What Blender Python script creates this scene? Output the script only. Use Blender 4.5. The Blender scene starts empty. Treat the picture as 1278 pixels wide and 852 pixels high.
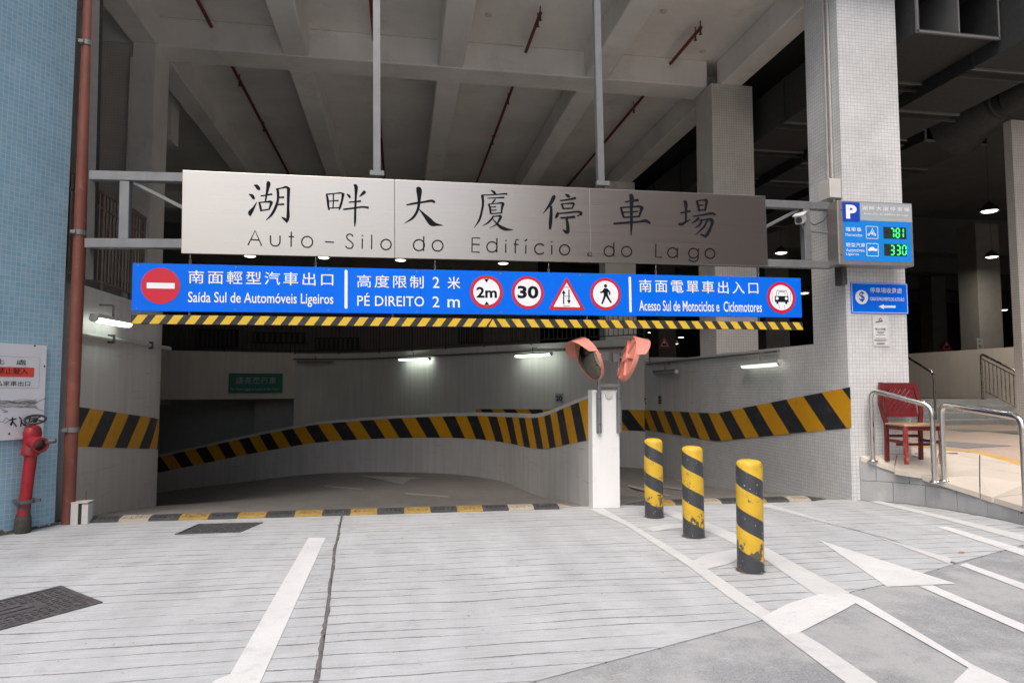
import bpy, bmesh, math, random
from mathutils import Vector, Matrix
random.seed(7)
SC = bpy.context.scene
COL = SC.collection
PI = math.pi

# ------------------------------------------------------------------ camera
F, CX, CY, EYE = 852.0, 639.0, 426.0, 1.65
YAW = math.radians(9.3); PIT = math.atan(56 / 852)
cd = bpy.data.cameras.new('camera'); cam = bpy.data.objects.new('camera', cd); COL.objects.link(cam)
cam.location = (0, 0, EYE); cam.rotation_euler = (PI / 2 + PIT, 0, -YAW)
cd.sensor_width = 36; cd.lens = 36 * F / 1278; cd.clip_end = 2000; cd.clip_start = .05
SC.camera = cam
# ------------------------------------------------------------------ light
SUN_EL, SUN_AZ = math.radians(58), math.radians(205)      # high, from behind and to the left of the camera; overcast
w = bpy.data.worlds.new('World'); SC.world = w; w.use_nodes = True
nt = w.node_tree; sky = nt.nodes.new('ShaderNodeTexSky'); sky.sky_type = 'NISHITA'; sky.sun_disc = False
sky.sun_elevation = SUN_EL; sky.sun_rotation = SUN_AZ; sky.dust_density = 5; sky.air_density = 1.0; sky.ozone_density = 1
nt.links.new(sky.outputs[0], nt.nodes['Background'].inputs[0]); nt.nodes['Background'].inputs[1].default_value = .15
ld = bpy.data.lights.new('sun', 'SUN'); sun = bpy.data.objects.new('sun', ld); COL.objects.link(sun)
ld.energy = 1.2; ld.angle = math.radians(40); ld.color = (1, .95, .88)
sd = Vector((math.sin(SUN_AZ) * math.cos(SUN_EL), math.cos(SUN_AZ) * math.cos(SUN_EL), math.sin(SUN_EL)))
sun.rotation_euler = sd.to_track_quat('Z', 'Y').to_euler(); sun.location = (0, -20, 30)
SC.view_settings.view_transform = 'Standard'; SC.view_settings.look = 'None'
SC.view_settings.exposure = 0.5; SC.view_settings.gamma = 1
SC.render.engine = 'CYCLES'
SC.cycles.max_bounces = 10; SC.cycles.diffuse_bounces = 6

# ------------------------------------------------------------------ measuring helpers (rays of the survey photograph onto real planes)
def ray(px, py):
    r = (px - CX) / F; u = (CY - py) / F
    f = math.cos(PIT) - u * math.sin(PIT); z = math.sin(PIT) + u * math.cos(PIT)
    return Vector((r * math.cos(YAW) + f * math.sin(YAW), -r * math.sin(YAW) + f * math.cos(YAW), z)), f
O = Vector((0, 0, EYE))
def at(px, py, d):
    v, f = ray(px, py); return O + v * (d / f)
def onz(px, py, z=0.0):
    v, f = ray(px, py); p = O + v * ((z - EYE) / v.z); return p
def onx(px, py, x):
    v, f = ray(px, py); return O + v * (x / v.x)
def ony(px, py, y):
    v, f = ray(px, py); return O + v * (y / v.y)
class Plane:                       # local X along the face, local Z up, local +Y into the thing
    def __init__(s, o, xd):
        X = Vector(xd).normalized(); Y = Vector((0, 0, 1)).cross(X).normalized(); Z = X.cross(Y)
        s.M = Matrix(((X.x, Y.x, Z.x, o[0]), (X.y, Y.y, Z.y, o[1]), (X.z, Y.z, Z.z, o[2]), (0, 0, 0, 1)))
        s.o = Vector(o); s.n = Y; s.Mi = s.M.inverted()
    def uv(s, px, py):
        v, f = ray(px, py); t = (s.o - O).dot(s.n) / v.dot(s.n)
        p = s.Mi @ (O + v * t); return p.x, p.z

# ------------------------------------------------------------------ materials
MATS = {}
def srgb(r, g, b):
    return tuple((c / 255 / 12.92 if c <= 10 else ((c / 255 + .055) / 1.055) ** 2.4) for c in (r, g, b))
def M(name, col=(.5, .5, .5), rough=.6, metal=0, var=.12, scale=3, bump=0, bscale=60, dirt=None, streak=0, spec=.5, emit=None, estr=0, fine=0, scuff=0):
    """paint/concrete material: base colour broken up by large and fine noise, optional wear colour and streaks"""
    if name in MATS: return MATS[name]
    m = bpy.data.materials.new(name); m.use_nodes = True; n = m.node_tree; L = n.links
    b = n.nodes['Principled BSDF']; b.inputs['Roughness'].default_value = rough; b.inputs['Metallic'].default_value = metal
    b.inputs['Specular IOR Level'].default_value = spec
    tc = n.nodes.new('ShaderNodeTexCoord')
    def noise(sc, det=5, vec=None, rgh=.55):
        t = n.nodes.new('ShaderNodeTexNoise'); t.inputs['Scale'].default_value = sc; t.inputs['Detail'].default_value = det
        t.inputs['Roughness'].default_value = rgh
        L.new(vec if vec else tc.outputs['Object'], t.inputs['Vector']); return t.outputs['Fac']
    def mapr(x, a, c, lo, hi):
        t = n.nodes.new('ShaderNodeMapRange'); L.new(x, t.inputs[0])
        for i, v in zip((1, 2, 3, 4), (a, c, lo, hi)): t.inputs[i].default_value = v
        return t.outputs[0]
    def mul(col_, fac):
        t = n.nodes.new('ShaderNodeVectorMath'); t.operation = 'SCALE'; L.new(col_, t.inputs[0]); L.new(fac, t.inputs['Scale']); return t.outputs[0]
    def mix(f, a, c):
        t = n.nodes.new('ShaderNodeMix'); t.data_type = 'RGBA'; L.new(f, t.inputs[0])
        for s, v in ((6, a), (7, c)):
            if isinstance(v, tuple): t.inputs[s].default_value = v + (1,)
            else: L.new(v, t.inputs[s])
        return t.outputs[2]
    rgb = n.nodes.new('ShaderNodeRGB'); rgb.outputs[0].default_value = tuple(col) + (1,)
    c = rgb.outputs[0]
    if var:
        c = mul(c, mapr(noise(scale), .25, .75, 1 - var, 1 + var))
    if fine:
        c = mul(c, mapr(noise(90, 3), .3, .7, 1 - fine, 1 + fine))
    if dirt:
        dc, amt, dsc = dirt
        c = mix(mapr(noise(dsc, 8, rgh=.7), .62 - amt * .2, .72 - amt * .1, 0, amt), c, dc)
    if scuff:
        mp = n.nodes.new('ShaderNodeMapping'); mp.inputs['Scale'].default_value = (.5, .5, 9); L.new(tc.outputs['Object'], mp.inputs[0])
        c = mix(mapr(noise(1.6, 9, mp.outputs[0], .75), .585, .66, 0, scuff), c, (.12, .115, .11))
        c = mix(mapr(noise(5, 10, None, .8), .63, .68, 0, scuff * .9), c, (.2, .18, .16))
    if streak:
        mp = n.nodes.new('ShaderNodeMapping'); mp.inputs['Scale'].default_value = (7, 7, .5); L.new(tc.outputs['Object'], mp.inputs[0])
        c = mul(c, mapr(noise(1, 6, mp.outputs[0]), .3, .75, 1, 1 - streak))
    L.new(c, b.inputs['Base Color'])
    if rough < .95 and not emit: L.new(mapr(noise(scale * 3), .3, .7, max(0, rough - .08), min(1, rough + .1)), b.inputs['Roughness'])
    if bump:
        bp = n.nodes.new('ShaderNodeBump'); bp.inputs['Strength'].default_value = bump; bp.inputs['Distance'].default_value = .01
        L.new(noise(bscale, 4), bp.inputs['Height']); L.new(bp.outputs[0], b.inputs['Normal'])
    if emit:
        b.inputs['Emission Color'].default_value = tuple(emit) + (1,); b.inputs['Emission Strength'].default_value = estr
    m['tools'] = 0; MATS[name] = m; return m

def tile_mat(name, c1, c2, grout, size=.055, mortar=.0028, rough=.35, dirt=.12, bump=.5):
    if name in MATS: return MATS[name]
    m = M('tmp_' + name, (1, 1, 1), rough, var=0); m.name = name; MATS[name] = m
    n = m.node_tree; L = n.links; b = n.nodes['Principled BSDF']
    tc = n.nodes.new('ShaderNodeTexCoord'); sp = n.nodes.new('ShaderNodeSeparateXYZ'); L.new(tc.outputs['Object'], sp.inputs[0])
    ad = n.nodes.new('ShaderNodeMath'); ad.operation = 'ADD'; L.new(sp.outputs[0], ad.inputs[0]); L.new(sp.outputs[1], ad.inputs[1])
    cb = n.nodes.new('ShaderNodeCombineXYZ'); L.new(ad.outputs[0], cb.inputs[0]); L.new(sp.outputs[2], cb.inputs[1])
    wn = n.nodes.new('ShaderNodeTexNoise'); wn.inputs['Scale'].default_value = 2.5; wn.inputs['Detail'].default_value = 2; L.new(tc.outputs['Object'], wn.inputs['Vector'])
    wv = n.nodes.new('ShaderNodeVectorMath'); wv.operation = 'MULTIPLY_ADD'; L.new(wn.outputs['Color'], wv.inputs[0]); wv.inputs[1].default_value = (.012, .012, 0); L.new(cb.outputs[0], wv.inputs[2])
    br = n.nodes.new('ShaderNodeTexBrick'); br.offset = 0; br.squash = 1
    br.inputs['Scale'].default_value = 1; br.inputs['Brick Width'].default_value = size; br.inputs['Row Height'].default_value = size
    br.inputs['Mortar Size'].default_value = mortar; br.inputs['Mortar Smooth'].default_value = .3
    br.inputs['Color1'].default_value = c1 + (1,); br.inputs['Color2'].default_value = c2 + (1,); br.inputs['Mortar'].default_value = grout + (1,)
    L.new(wv.outputs[0], br.inputs['Vector'])
    no = n.nodes.new('ShaderNodeTexNoise'); no.inputs['Scale'].default_value = 1.3; no.inputs['Detail'].default_value = 8; no.inputs['Roughness'].default_value = .65
    L.new(tc.outputs['Object'], no.inputs['Vector'])
    mr = n.nodes.new('ShaderNodeMapRange'); mr.inputs[1].default_value = .35; mr.inputs[2].default_value = .75; mr.inputs[3].default_value = 1.05; mr.inputs[4].default_value = 1 - dirt * 1.6
    L.new(no.outputs[0], mr.inputs[0])
    vm = n.nodes.new('ShaderNodeVectorMath'); vm.operation = 'SCALE'; L.new(br.outputs['Color'], vm.inputs[0]); L.new(mr.outputs[0], vm.inputs['Scale'])
    L.new(vm.outputs[0], b.inputs['Base Color'])
    bp = n.nodes.new('ShaderNodeBump'); bp.inputs['Strength'].default_value = bump; bp.inputs['Distance'].default_value = .003; bp.invert = True
    L.new(br.outputs['Fac'], bp.inputs['Height']); L.new(bp.outputs[0], b.inputs['Normal'])
    return m

def concrete_mat(name, col, groove=True, asphalt=False):
    m = M(name, col, .85, var=.07, scale=.9, bump=.25, bscale=120, dirt=((.30, .30, .31), .45, 2.2), fine=.07)
    n = m.node_tree; L = n.links; b = n.nodes['Principled BSDF']
    tc = n.nodes.new('ShaderNodeTexCoord')
    src = b.inputs['Base Color'].links[0].from_socket
    def math_(op, a, c=None, clamp=False):
        t = n.nodes.new('ShaderNodeMath'); t.operation = op; t.use_clamp = clamp
        for i, v in enumerate((a, c)):
            if v is None: continue
            if isinstance(v, (int, float)): t.inputs[i].default_value = v
            else: L.new(v, t.inputs[i])
        return t.outputs[0]
    def noise(vec, sc, det=4, dim='3D', rg=.6):
        t = n.nodes.new('ShaderNodeTexNoise'); t.inputs['Scale'].default_value = sc; t.inputs['Detail'].default_value = det; t.inputs['Roughness'].default_value = rg
        L.new(vec, t.inputs['Vector']); return t.outputs['Fac']
    sp = n.nodes.new('ShaderNodeSeparateXYZ'); L.new(tc.outputs['Object'], sp.inputs[0])
    if groove:
        # saw-cut grooves across the drive, wandering a little, filled with dirt here and there
        low = noise(tc.outputs['Object'], .55, 2); hi = noise(tc.outputs['Object'], 22, 3)
        y = math_('ADD', sp.outputs[1], math_('MULTIPLY', low, .24)); y = math_('ADD', y, math_('MULTIPLY', hi, .016))
        yy = math_('DIVIDE', y, .187); idx = math_('FLOOR', yy); fr = math_('SUBTRACT', yy, idx)
        wn = n.nodes.new('ShaderNodeTexWhiteNoise'); wn.noise_dimensions = '1D'; L.new(idx, wn.inputs['W'])
        off = math_('MULTIPLY', math_('SUBTRACT', wn.outputs['Value'], .5), .46)
        dist = math_('ABSOLUTE', math_('SUBTRACT', fr, math_('ADD', off, .5)))
        cb = n.nodes.new('ShaderNodeCombineXYZ'); L.new(math_('MULTIPLY', sp.outputs[0], .8), cb.inputs[0]); L.new(math_('MULTIPLY', idx, 7.31), cb.inputs[1])
        brk = noise(cb.outputs[0], 1.1, 6, rg=.75)
        wd = math_('MULTIPLY', math_('SUBTRACT', brk, .385), .24)        # line half-width, vanishing in places
        t = n.nodes.new('ShaderNodeMapRange'); L.new(math_('SUBTRACT', wd, dist), t.inputs[0])
        t.inputs[1].default_value = -.012; t.inputs[2].default_value = .02; t.inputs[3].default_value = 0; t.inputs[4].default_value = 1
        fac = math_('MULTIPLY', t.outputs[0], .85)
        mx = n.nodes.new('ShaderNodeMix'); mx.data_type = 'RGBA'; L.new(fac, mx.inputs[0]); L.new(src, mx.inputs[6]); mx.inputs[7].default_value = (.10, .097, .10, 1)
        src = mx.outputs[2]
        bp = n.nodes.new('ShaderNodeBump'); bp.invert = True; bp.inputs['Strength'].default_value = .6; bp.inputs['Distance'].default_value = .008
        L.new(fac, bp.inputs['Height']); old = b.inputs['Normal'].links[0].from_socket; L.new(old, bp.inputs['Normal']); L.new(bp.outputs[0], b.inputs['Normal'])
    # faint stains and tyre scuffs stretched along the way cars take
    mp = n.nodes.new('ShaderNodeMapping'); mp.inputs['Scale'].default_value = (1.6, .35, 1); L.new(tc.outputs['Object'], mp.inputs[0])
    st = noise(mp.outputs[0], 1.5, 7)
    t2 = n.nodes.new('ShaderNodeMapRange'); L.new(st, t2.inputs[0]); t2.inputs[1].default_value = .35; t2.inputs[2].default_value = .7; t2.inputs[3].default_value = 1.05; t2.inputs[4].default_value = .87
    sc_ = n.nodes.new('ShaderNodeVectorMath'); sc_.operation = 'SCALE'; L.new(src, sc_.inputs[0]); L.new(t2.outputs[0], sc_.inputs['Scale']); src = sc_.outputs[0]
    if not asphalt:
        mp2 = n.nodes.new('ShaderNodeMapping'); mp2.inputs['Scale'].default_value = (1.3, 14, 1); mp2.inputs['Rotation'].default_value = (0, 0, .02); L.new(tc.outputs['Object'], mp2.inputs[0])
        bro = noise(mp2.outputs[0], 2.2, 9, rg=.75)
        t5 = n.nodes.new('ShaderNodeMapRange'); L.new(bro, t5.inputs[0]); t5.inputs[1].default_value = .3; t5.inputs[2].default_value = .68; t5.inputs[3].default_value = 1.09; t5.inputs[4].default_value = .84
        s5 = n.nodes.new('ShaderNodeVectorMath'); s5.operation = 'SCALE'; L.new(src, s5.inputs[0]); L.new(t5.outputs[0], s5.inputs['Scale']); src = s5.outputs[0]
        dr = noise(tc.outputs['Object'], 17, 3, rg=.5)
        t7 = n.nodes.new('ShaderNodeMapRange'); L.new(dr, t7.inputs[0]); t7.inputs[1].default_value = .70; t7.inputs[2].default_value = .73; t7.inputs[3].default_value = 0; t7.inputs[4].default_value = .6
        m7 = n.nodes.new('ShaderNodeMix'); m7.data_type = 'RGBA'; L.new(t7.outputs[0], m7.inputs[0]); L.new(src, m7.inputs[6]); m7.inputs[7].default_value = (.16, .155, .15, 1); src = m7.outputs[2]
        pt = noise(tc.outputs['Object'], 3.2, 10, rg=.8)
        t6 = n.nodes.new('ShaderNodeMapRange'); L.new(pt, t6.inputs[0]); t6.inputs[1].default_value = .57; t6.inputs[2].default_value = .66; t6.inputs[3].default_value = 0; t6.inputs[4].default_value = .38
        m6 = n.nodes.new('ShaderNodeMix'); m6.data_type = 'RGBA'; L.new(t6.outputs[0], m6.inputs[0]); L.new(src, m6.inputs[6]); m6.inputs[7].default_value = (col[0] * .62, col[1] * .62, col[2] * .62, 1); src = m6.outputs[2]
    if asphalt:
        v = n.nodes.new('ShaderNodeTexVoronoi'); v.inputs['Scale'].default_value = 130; L.new(tc.outputs['Object'], v.inputs['Vector'])
        t3 = n.nodes.new('ShaderNodeMapRange'); L.new(v.outputs['Color'], t3.inputs[0]); t3.inputs[3].default_value = .72; t3.inputs[4].default_value = 1.3
        s3 = n.nodes.new('ShaderNodeVectorMath'); s3.operation = 'SCALE'; L.new(src, s3.inputs[0]); L.new(t3.outputs[0], s3.inputs['Scale']); src = s3.outputs[0]
        # thin worn cement skin
        no = noise(tc.outputs['Object'], 1.1, 9, rg=.7)
        t4 = n.nodes.new('ShaderNodeMapRange'); L.new(no, t4.inputs[0]); t4.inputs[1].default_value = .46; t4.inputs[2].default_value = .58; t4.inputs[3].default_value = 0; t4.inputs[4].default_value = .6
        m4 = n.nodes.new('ShaderNodeMix'); m4.data_type = 'RGBA'; L.new(t4.outputs[0], m4.inputs[0]); L.new(src, m4.inputs[6]); m4.inputs[7].default_value = (.40, .41, .415, 1); src = m4.outputs[2]
    L.new(src, b.inputs['Base Color'])
    return m

def stripe_mat(name):     # helical yellow and black bollard paint, chipped
    m = M(name, (.62, .39, .025), .45, var=.12, scale=6, bump=.15, dirt=((.34, .24, .06), .5, 7))
    n = m.node_tree; L = n.links; b = n.nodes['Principled BSDF']; tc = n.nodes.new('ShaderNodeTexCoord'); geo = n.nodes.new('ShaderNodeNewGeometry')
    src = b.inputs['Base Color'].links[0].from_socket
    sp = n.nodes.new('ShaderNodeSeparateXYZ'); L.new(tc.outputs['Object'], sp.inputs[0])
    def mt(op, a, c=None):
        t = n.nodes.new('ShaderNodeMath'); t.operation = op
        for i, v in enumerate((a, c)):
            if v is None: continue
            if isinstance(v, (int, float)): t.inputs[i].default_value = v
            else: L.new(v, t.inputs[i])
        return t.outputs[0]
    ang = mt('DIVIDE', mt('ARCTAN2', sp.outputs[1], sp.outputs[0]), 2 * PI)
    h = mt('ADD', mt('DIVIDE', mt('ADD', sp.outputs[2], .128), .36), mt('MULTIPLY', ang, 1.0))
    fr = mt('FRACT', h); black = mt('LESS_THAN', fr, .46)
    nz = n.nodes.new('ShaderNodeTexNoise'); nz.inputs['Scale'].default_value = 9; nz.inputs['Detail'].default_value = 8; nz.inputs['Roughness'].default_value = .75; L.new(geo.outputs['Position'], nz.inputs['Vector'])
    lowz = mt('MAXIMUM', mt('SUBTRACT', .34, sp.outputs[2]), 0)        # kicked and scraped near the foot
    chip = mt('GREATER_THAN', mt('ADD', nz.outputs[0], mt('MULTIPLY', lowz, .75)), .62)
    yb = n.nodes.new('ShaderNodeMix'); yb.data_type = 'RGBA'; L.new(mt('MAXIMUM', black, mt('MULTIPLY', chip, .9)), yb.inputs[0]); L.new(src, yb.inputs[6]); yb.inputs[7].default_value = (.045, .048, .055, 1)
    nz2 = n.nodes.new('ShaderNodeTexNoise'); nz2.inputs['Scale'].default_value = 45; nz2.inputs['Detail'].default_value = 3; L.new(geo.outputs['Position'], nz2.inputs['Vector'])
    ch2 = mt('MULTIPLY', mt('GREATER_THAN', nz2.outputs[0], .70), black)
    y2 = n.nodes.new('ShaderNodeMix'); y2.data_type = 'RGBA'; L.new(ch2, y2.inputs[0]); L.new(yb.outputs[2], y2.inputs[6]); y2.inputs[7].default_value = (.5, .5, .48, 1)
    L.new(y2.outputs[2], b.inputs['Base Color'])
    return m

def brushed_mat():
    m = M('brushed steel sign', (.60, .555, .495), .30, 1, var=.02, scale=2)
    n = m.node_tree; L = n.links; b = n.nodes['Principled BSDF']; tc = n.nodes.new('ShaderNodeTexCoord')
    for l in list(b.inputs['Roughness'].links): L.remove(l)
    b.inputs['Roughness'].default_value = .36
    mp = n.nodes.new('ShaderNodeMapping'); mp.inputs['Scale'].default_value = (.35, 1, 26); L.new(tc.outputs['Object'], mp.inputs[0])
    no = n.nodes.new('ShaderNodeTexNoise'); no.inputs['Scale'].default_value = 2; no.inputs['Detail'].default_value = 6; L.new(mp.outputs[0], no.inputs['Vector'])
    mr = n.nodes.new('ShaderNodeMapRange'); mr.inputs[1].default_value = .3; mr.inputs[2].default_value = .7; mr.inputs[3].default_value = .975; mr.inputs[4].default_value = 1.02; L.new(no.outputs[0], mr.inputs[0])
    src = b.inputs['Base Color'].links[0].from_socket
    vm = n.nodes.new('ShaderNodeVectorMath'); vm.operation = 'SCALE'; L.new(src, vm.inputs[0]); L.new(mr.outputs[0], vm.inputs['Scale']); L.new(vm.outputs[0], b.inputs['Base Color'])
    mr2 = n.nodes.new('ShaderNodeMapRange'); mr2.inputs[1].default_value = .3; mr2.inputs[2].default_value = .7; mr2.inputs[3].default_value = .27; mr2.inputs[4].default_value = .30; L.new(no.outputs[0], mr2.inputs[0]); L.new(mr2.outputs[0], b.inputs['Roughness'])
    return m

WHITE = M('white wall paint', (.60, .575, .54), .7, var=.05, scale=1, streak=.14, bump=.08, bscale=40, dirt=((.3, .28, .26), .18, 1.7), scuff=.25)
INNERW = M('grey white ramp wall paint', (.60, .59, .57), .7, var=.08, scale=.8, streak=.2, bump=.08, bscale=40, dirt=((.3, .29, .27), .2, 1.5), scuff=.35)
DIMW = M('dull plaster of the inner ramp', (.68, .63, .57), .8, var=.08, scale=.6, streak=.15)
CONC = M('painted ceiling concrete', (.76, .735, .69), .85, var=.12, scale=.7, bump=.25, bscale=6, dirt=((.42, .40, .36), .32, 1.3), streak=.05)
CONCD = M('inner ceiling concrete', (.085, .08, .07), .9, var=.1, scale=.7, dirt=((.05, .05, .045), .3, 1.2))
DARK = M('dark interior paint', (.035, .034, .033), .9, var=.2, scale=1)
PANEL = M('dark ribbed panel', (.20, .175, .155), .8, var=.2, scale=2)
DUCT = M('dull galvanised duct', (.028, .030, .030), .7, .1, var=.25, scale=14)
DUCTE = M('duct flange steel', (.15, .15, .145), .6, .2, var=.1)
TILEW = tile_mat('white mosaic tile', (.61, .62, .62), (.665, .67, .67), (.38, .375, .37), .055, .0032)
TILEG = tile_mat('cream mosaic tile', (.66, .63, .58), (.69, .66, .61), (.42, .40, .37), .055, .0035)
TILEB = tile_mat('light blue mosaic tile', (.20, .385, .505), (.255, .435, .55), (.46, .50, .51), .057, .0036, .35, .10)
YEL = M('hazard yellow paint', (.66, .43, .03), .5, var=.06, scale=4, dirt=((.35, .2, .02), .25, 5))
ORA = M('hazard amber paint', (.66, .315, .006), .5, var=.08, scale=2, dirt=((.32, .20, .06), .45, 4))
BLK = M('black paint', (.022, .023, .028), .5, var=.2, scale=4, dirt=((.10, .10, .095), .45, 6))
STEELF = M('galvanised frame steel', (.21, .215, .22), .45, .35, var=.12, scale=5, streak=.15)
DKSTEEL = M('dark painted steel', (.045, .044, .042), .6, .1, var=.15, scale=5)
BRONZE = M('brown railing steel', (.24, .18, .14), .4, .5, var=.15, scale=8)
INOX = M('polished stainless tube', (.70, .67, .64), .2, 1, var=.04, scale=4)
INOXD = M('dark polished tube', (.30, .27, .25), .25, 1, var=.08, scale=4)
RUSTR = M('rust red pipe paint', (.19, .058, .038), .55, var=.16, scale=5, streak=.15, dirt=((.33, .19, .13), .3, 6))
SPRINK = M('dark red sprinkler paint', (.15, .012, .012), .5, var=.15, scale=6)
RED = M('red hydrant paint', (.32, .008, .016), .42, var=.25, scale=7, bump=.35, bscale=25, dirt=((.06, .05, .045), .85, 6), scuff=.3)
PINK = M('faded pink mirror plastic', (.60, .225, .17), .5, var=.08, scale=5, dirt=((.6, .45, .4), .2, 6))
MIRR = M('mirror face', (.42, .43, .40), .07, 1, var=.08, scale=3)
BLUE = M('blue sign face', (.0, .145, .80), .5, var=.07, scale=1.2, spec=.15, streak=.06)
BLUED = M('deep blue sign face', (.01, .05, .42), .4, var=.03)
BLUEL = M('lit blue sign face', (.006, .19, .60), .4, var=.03, emit=(.006, .19, .6), estr=.12)
SIGNW = M('white sign print', (.80, .82, .86), .45, var=.03)
SIGNR = M('red sign print', (.55, .008, .03), .45, var=.05)
GREY = M('grey sign band', (.36, .38, .40), .45, var=.05)
INK = M('black lettering', (.010, .010, .013), .7, var=.1, spec=.08)
LED = M('green led', (.02, .5, .12), .5, var=0, emit=(.05, 1, .22), estr=1.1)
LEDB = M('led window', (.025, .035, .03), .3, var=0)
TUBE_ON = M('lit tube diffuser', (.9, .92, .9), .4, var=0, emit=(.86, 1, .9), estr=9)
TUBE_OFF = M('unlit tube diffuser', (.30, .29, .26), .5, var=.1, streak=.2)
TUBE_DIM = M('weakly lit tube diffuser', (.7, .72, .66), .4, var=0, emit=(.85, .95, .82), estr=.8)
LAMPG = M('downlight glow', (.9, .9, .8), .5, var=0, emit=(1, .96, .82), estr=4)
PLAS = M('pale grey plastic', (.55, .54, .51), .5, var=.08, scale=6, dirt=((.25, .23, .2), .3, 6))
CONDUIT = M('painted conduit', (.42, .40, .38), .5, var=.1, scale=4)
CONDD = M('dull conduit', (.14, .13, .12), .6, var=.1, scale=4)
MARK = M('white road paint', (.60, .61, .615), .7, var=.08, scale=2, bump=.2, bscale=90, dirt=((.44, .45, .455), .5, 9), fine=.05)
MARKD = M('faded road paint', (.54, .55, .55), .8, var=.05, scale=2, bump=.2, bscale=90, dirt=((.44, .445, .45), .6, 6))
CHR = M('red chair varnish', (.12, .007, .009), .4, var=.15, scale=6, dirt=((.16, .03, .02), .3, 8))
CHRF = M('orange red worn chair leg', (.26, .025, .014), .4, var=.2, scale=9, dirt=((.7, .55, .5), .45, 16))
SEATM = M('worn tan seat', (.38, .22, .12), .55, var=.15, scale=6, dirt=((.62, .5, .36), .5, 12))
IRON = M('cast iron cover', (.105, .10, .105), .6, .4, var=.25, scale=14, bump=.4, bscale=60, dirt=((.30, .29, .28), .4, 16))
RUBB = M('black rubber segment', (.05, .052, .055), .7, var=.15, scale=8, bump=.9, bscale=130, dirt=((.25, .24, .23), .3, 8))
RUBY = M('yellow rubber segment', (.34, .225, .06), .7, var=.15, scale=8, bump=.9, bscale=130, dirt=((.08, .075, .07), .5, 11))
RUBC = M('faded yellow rubber segment', (.37, .33, .26), .7, var=.12, scale=8, bump=.9, bscale=130, dirt=((.14, .13, .12), .3, 9))
TAR = M('tar joint filler', (.12, .115, .115), .75, var=.3, scale=9, bump=.6, bscale=40, dirt=((.35, .34, .33), .5, 14))
SOIL = M('joint dirt', (.07, .068, .066), .95, var=.3, scale=8)
PAVE = M('cream paving slab', (.55, .49, .42), .7, var=.06, scale=2, bump=.15, fine=.05, dirt=((.36, .33, .3), .25, 3))
PAVEG = M('grey granite block', (.33, .335, .34), .75, var=.08, scale=2, fine=.10, dirt=((.5, .5, .5), .35, 3), streak=.12)
AGG = M('pebble dash paving', (.46, .36, .29), .85, var=.08, scale=2, fine=.3, bump=.5, bscale=110)
AGGG = M('grey paving diamond', (.22, .22, .22), .8, var=.08, fine=.12)
STEPM = M('granite step', (.45, .46, .46), .75, var=.08, fine=.10)
BEIGE = M('beige rendered wall', (.68, .60, .53), .85, var=.08, scale=1.2, streak=.1, bump=.2)
YSTRIP = M('yellow paving strip', (.55, .33, .10), .7, var=.12, scale=6)
GREEN = M('green sign face', (.004, .15, .12), .5, var=.04)
BOARDW = M('white board', (.62, .62, .66), .45, var=.03, scale=3)
BOARDR = M('red notice band', (.62, .06, .035), .5, var=.08, scale=8)
SKETCH = M('grey pencil', (.20, .18, .18), .7, var=.3, scale=9)
PAPER = M('laminated paper', (.66, .66, .66), .35, var=.03)
BRUSH = brushed_mat()
BOLL = stripe_mat('bollard stripe paint')
SLAB = concrete_mat('grooved concrete drive', (.445, .465, .48))
SLABP = concrete_mat('plain concrete drive', (.44, .46, .475), groove=False)
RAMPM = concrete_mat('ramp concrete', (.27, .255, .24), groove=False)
ASPH = concrete_mat('old asphalt', (.255, .265, .275), groove=False, asphalt=True)

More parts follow.
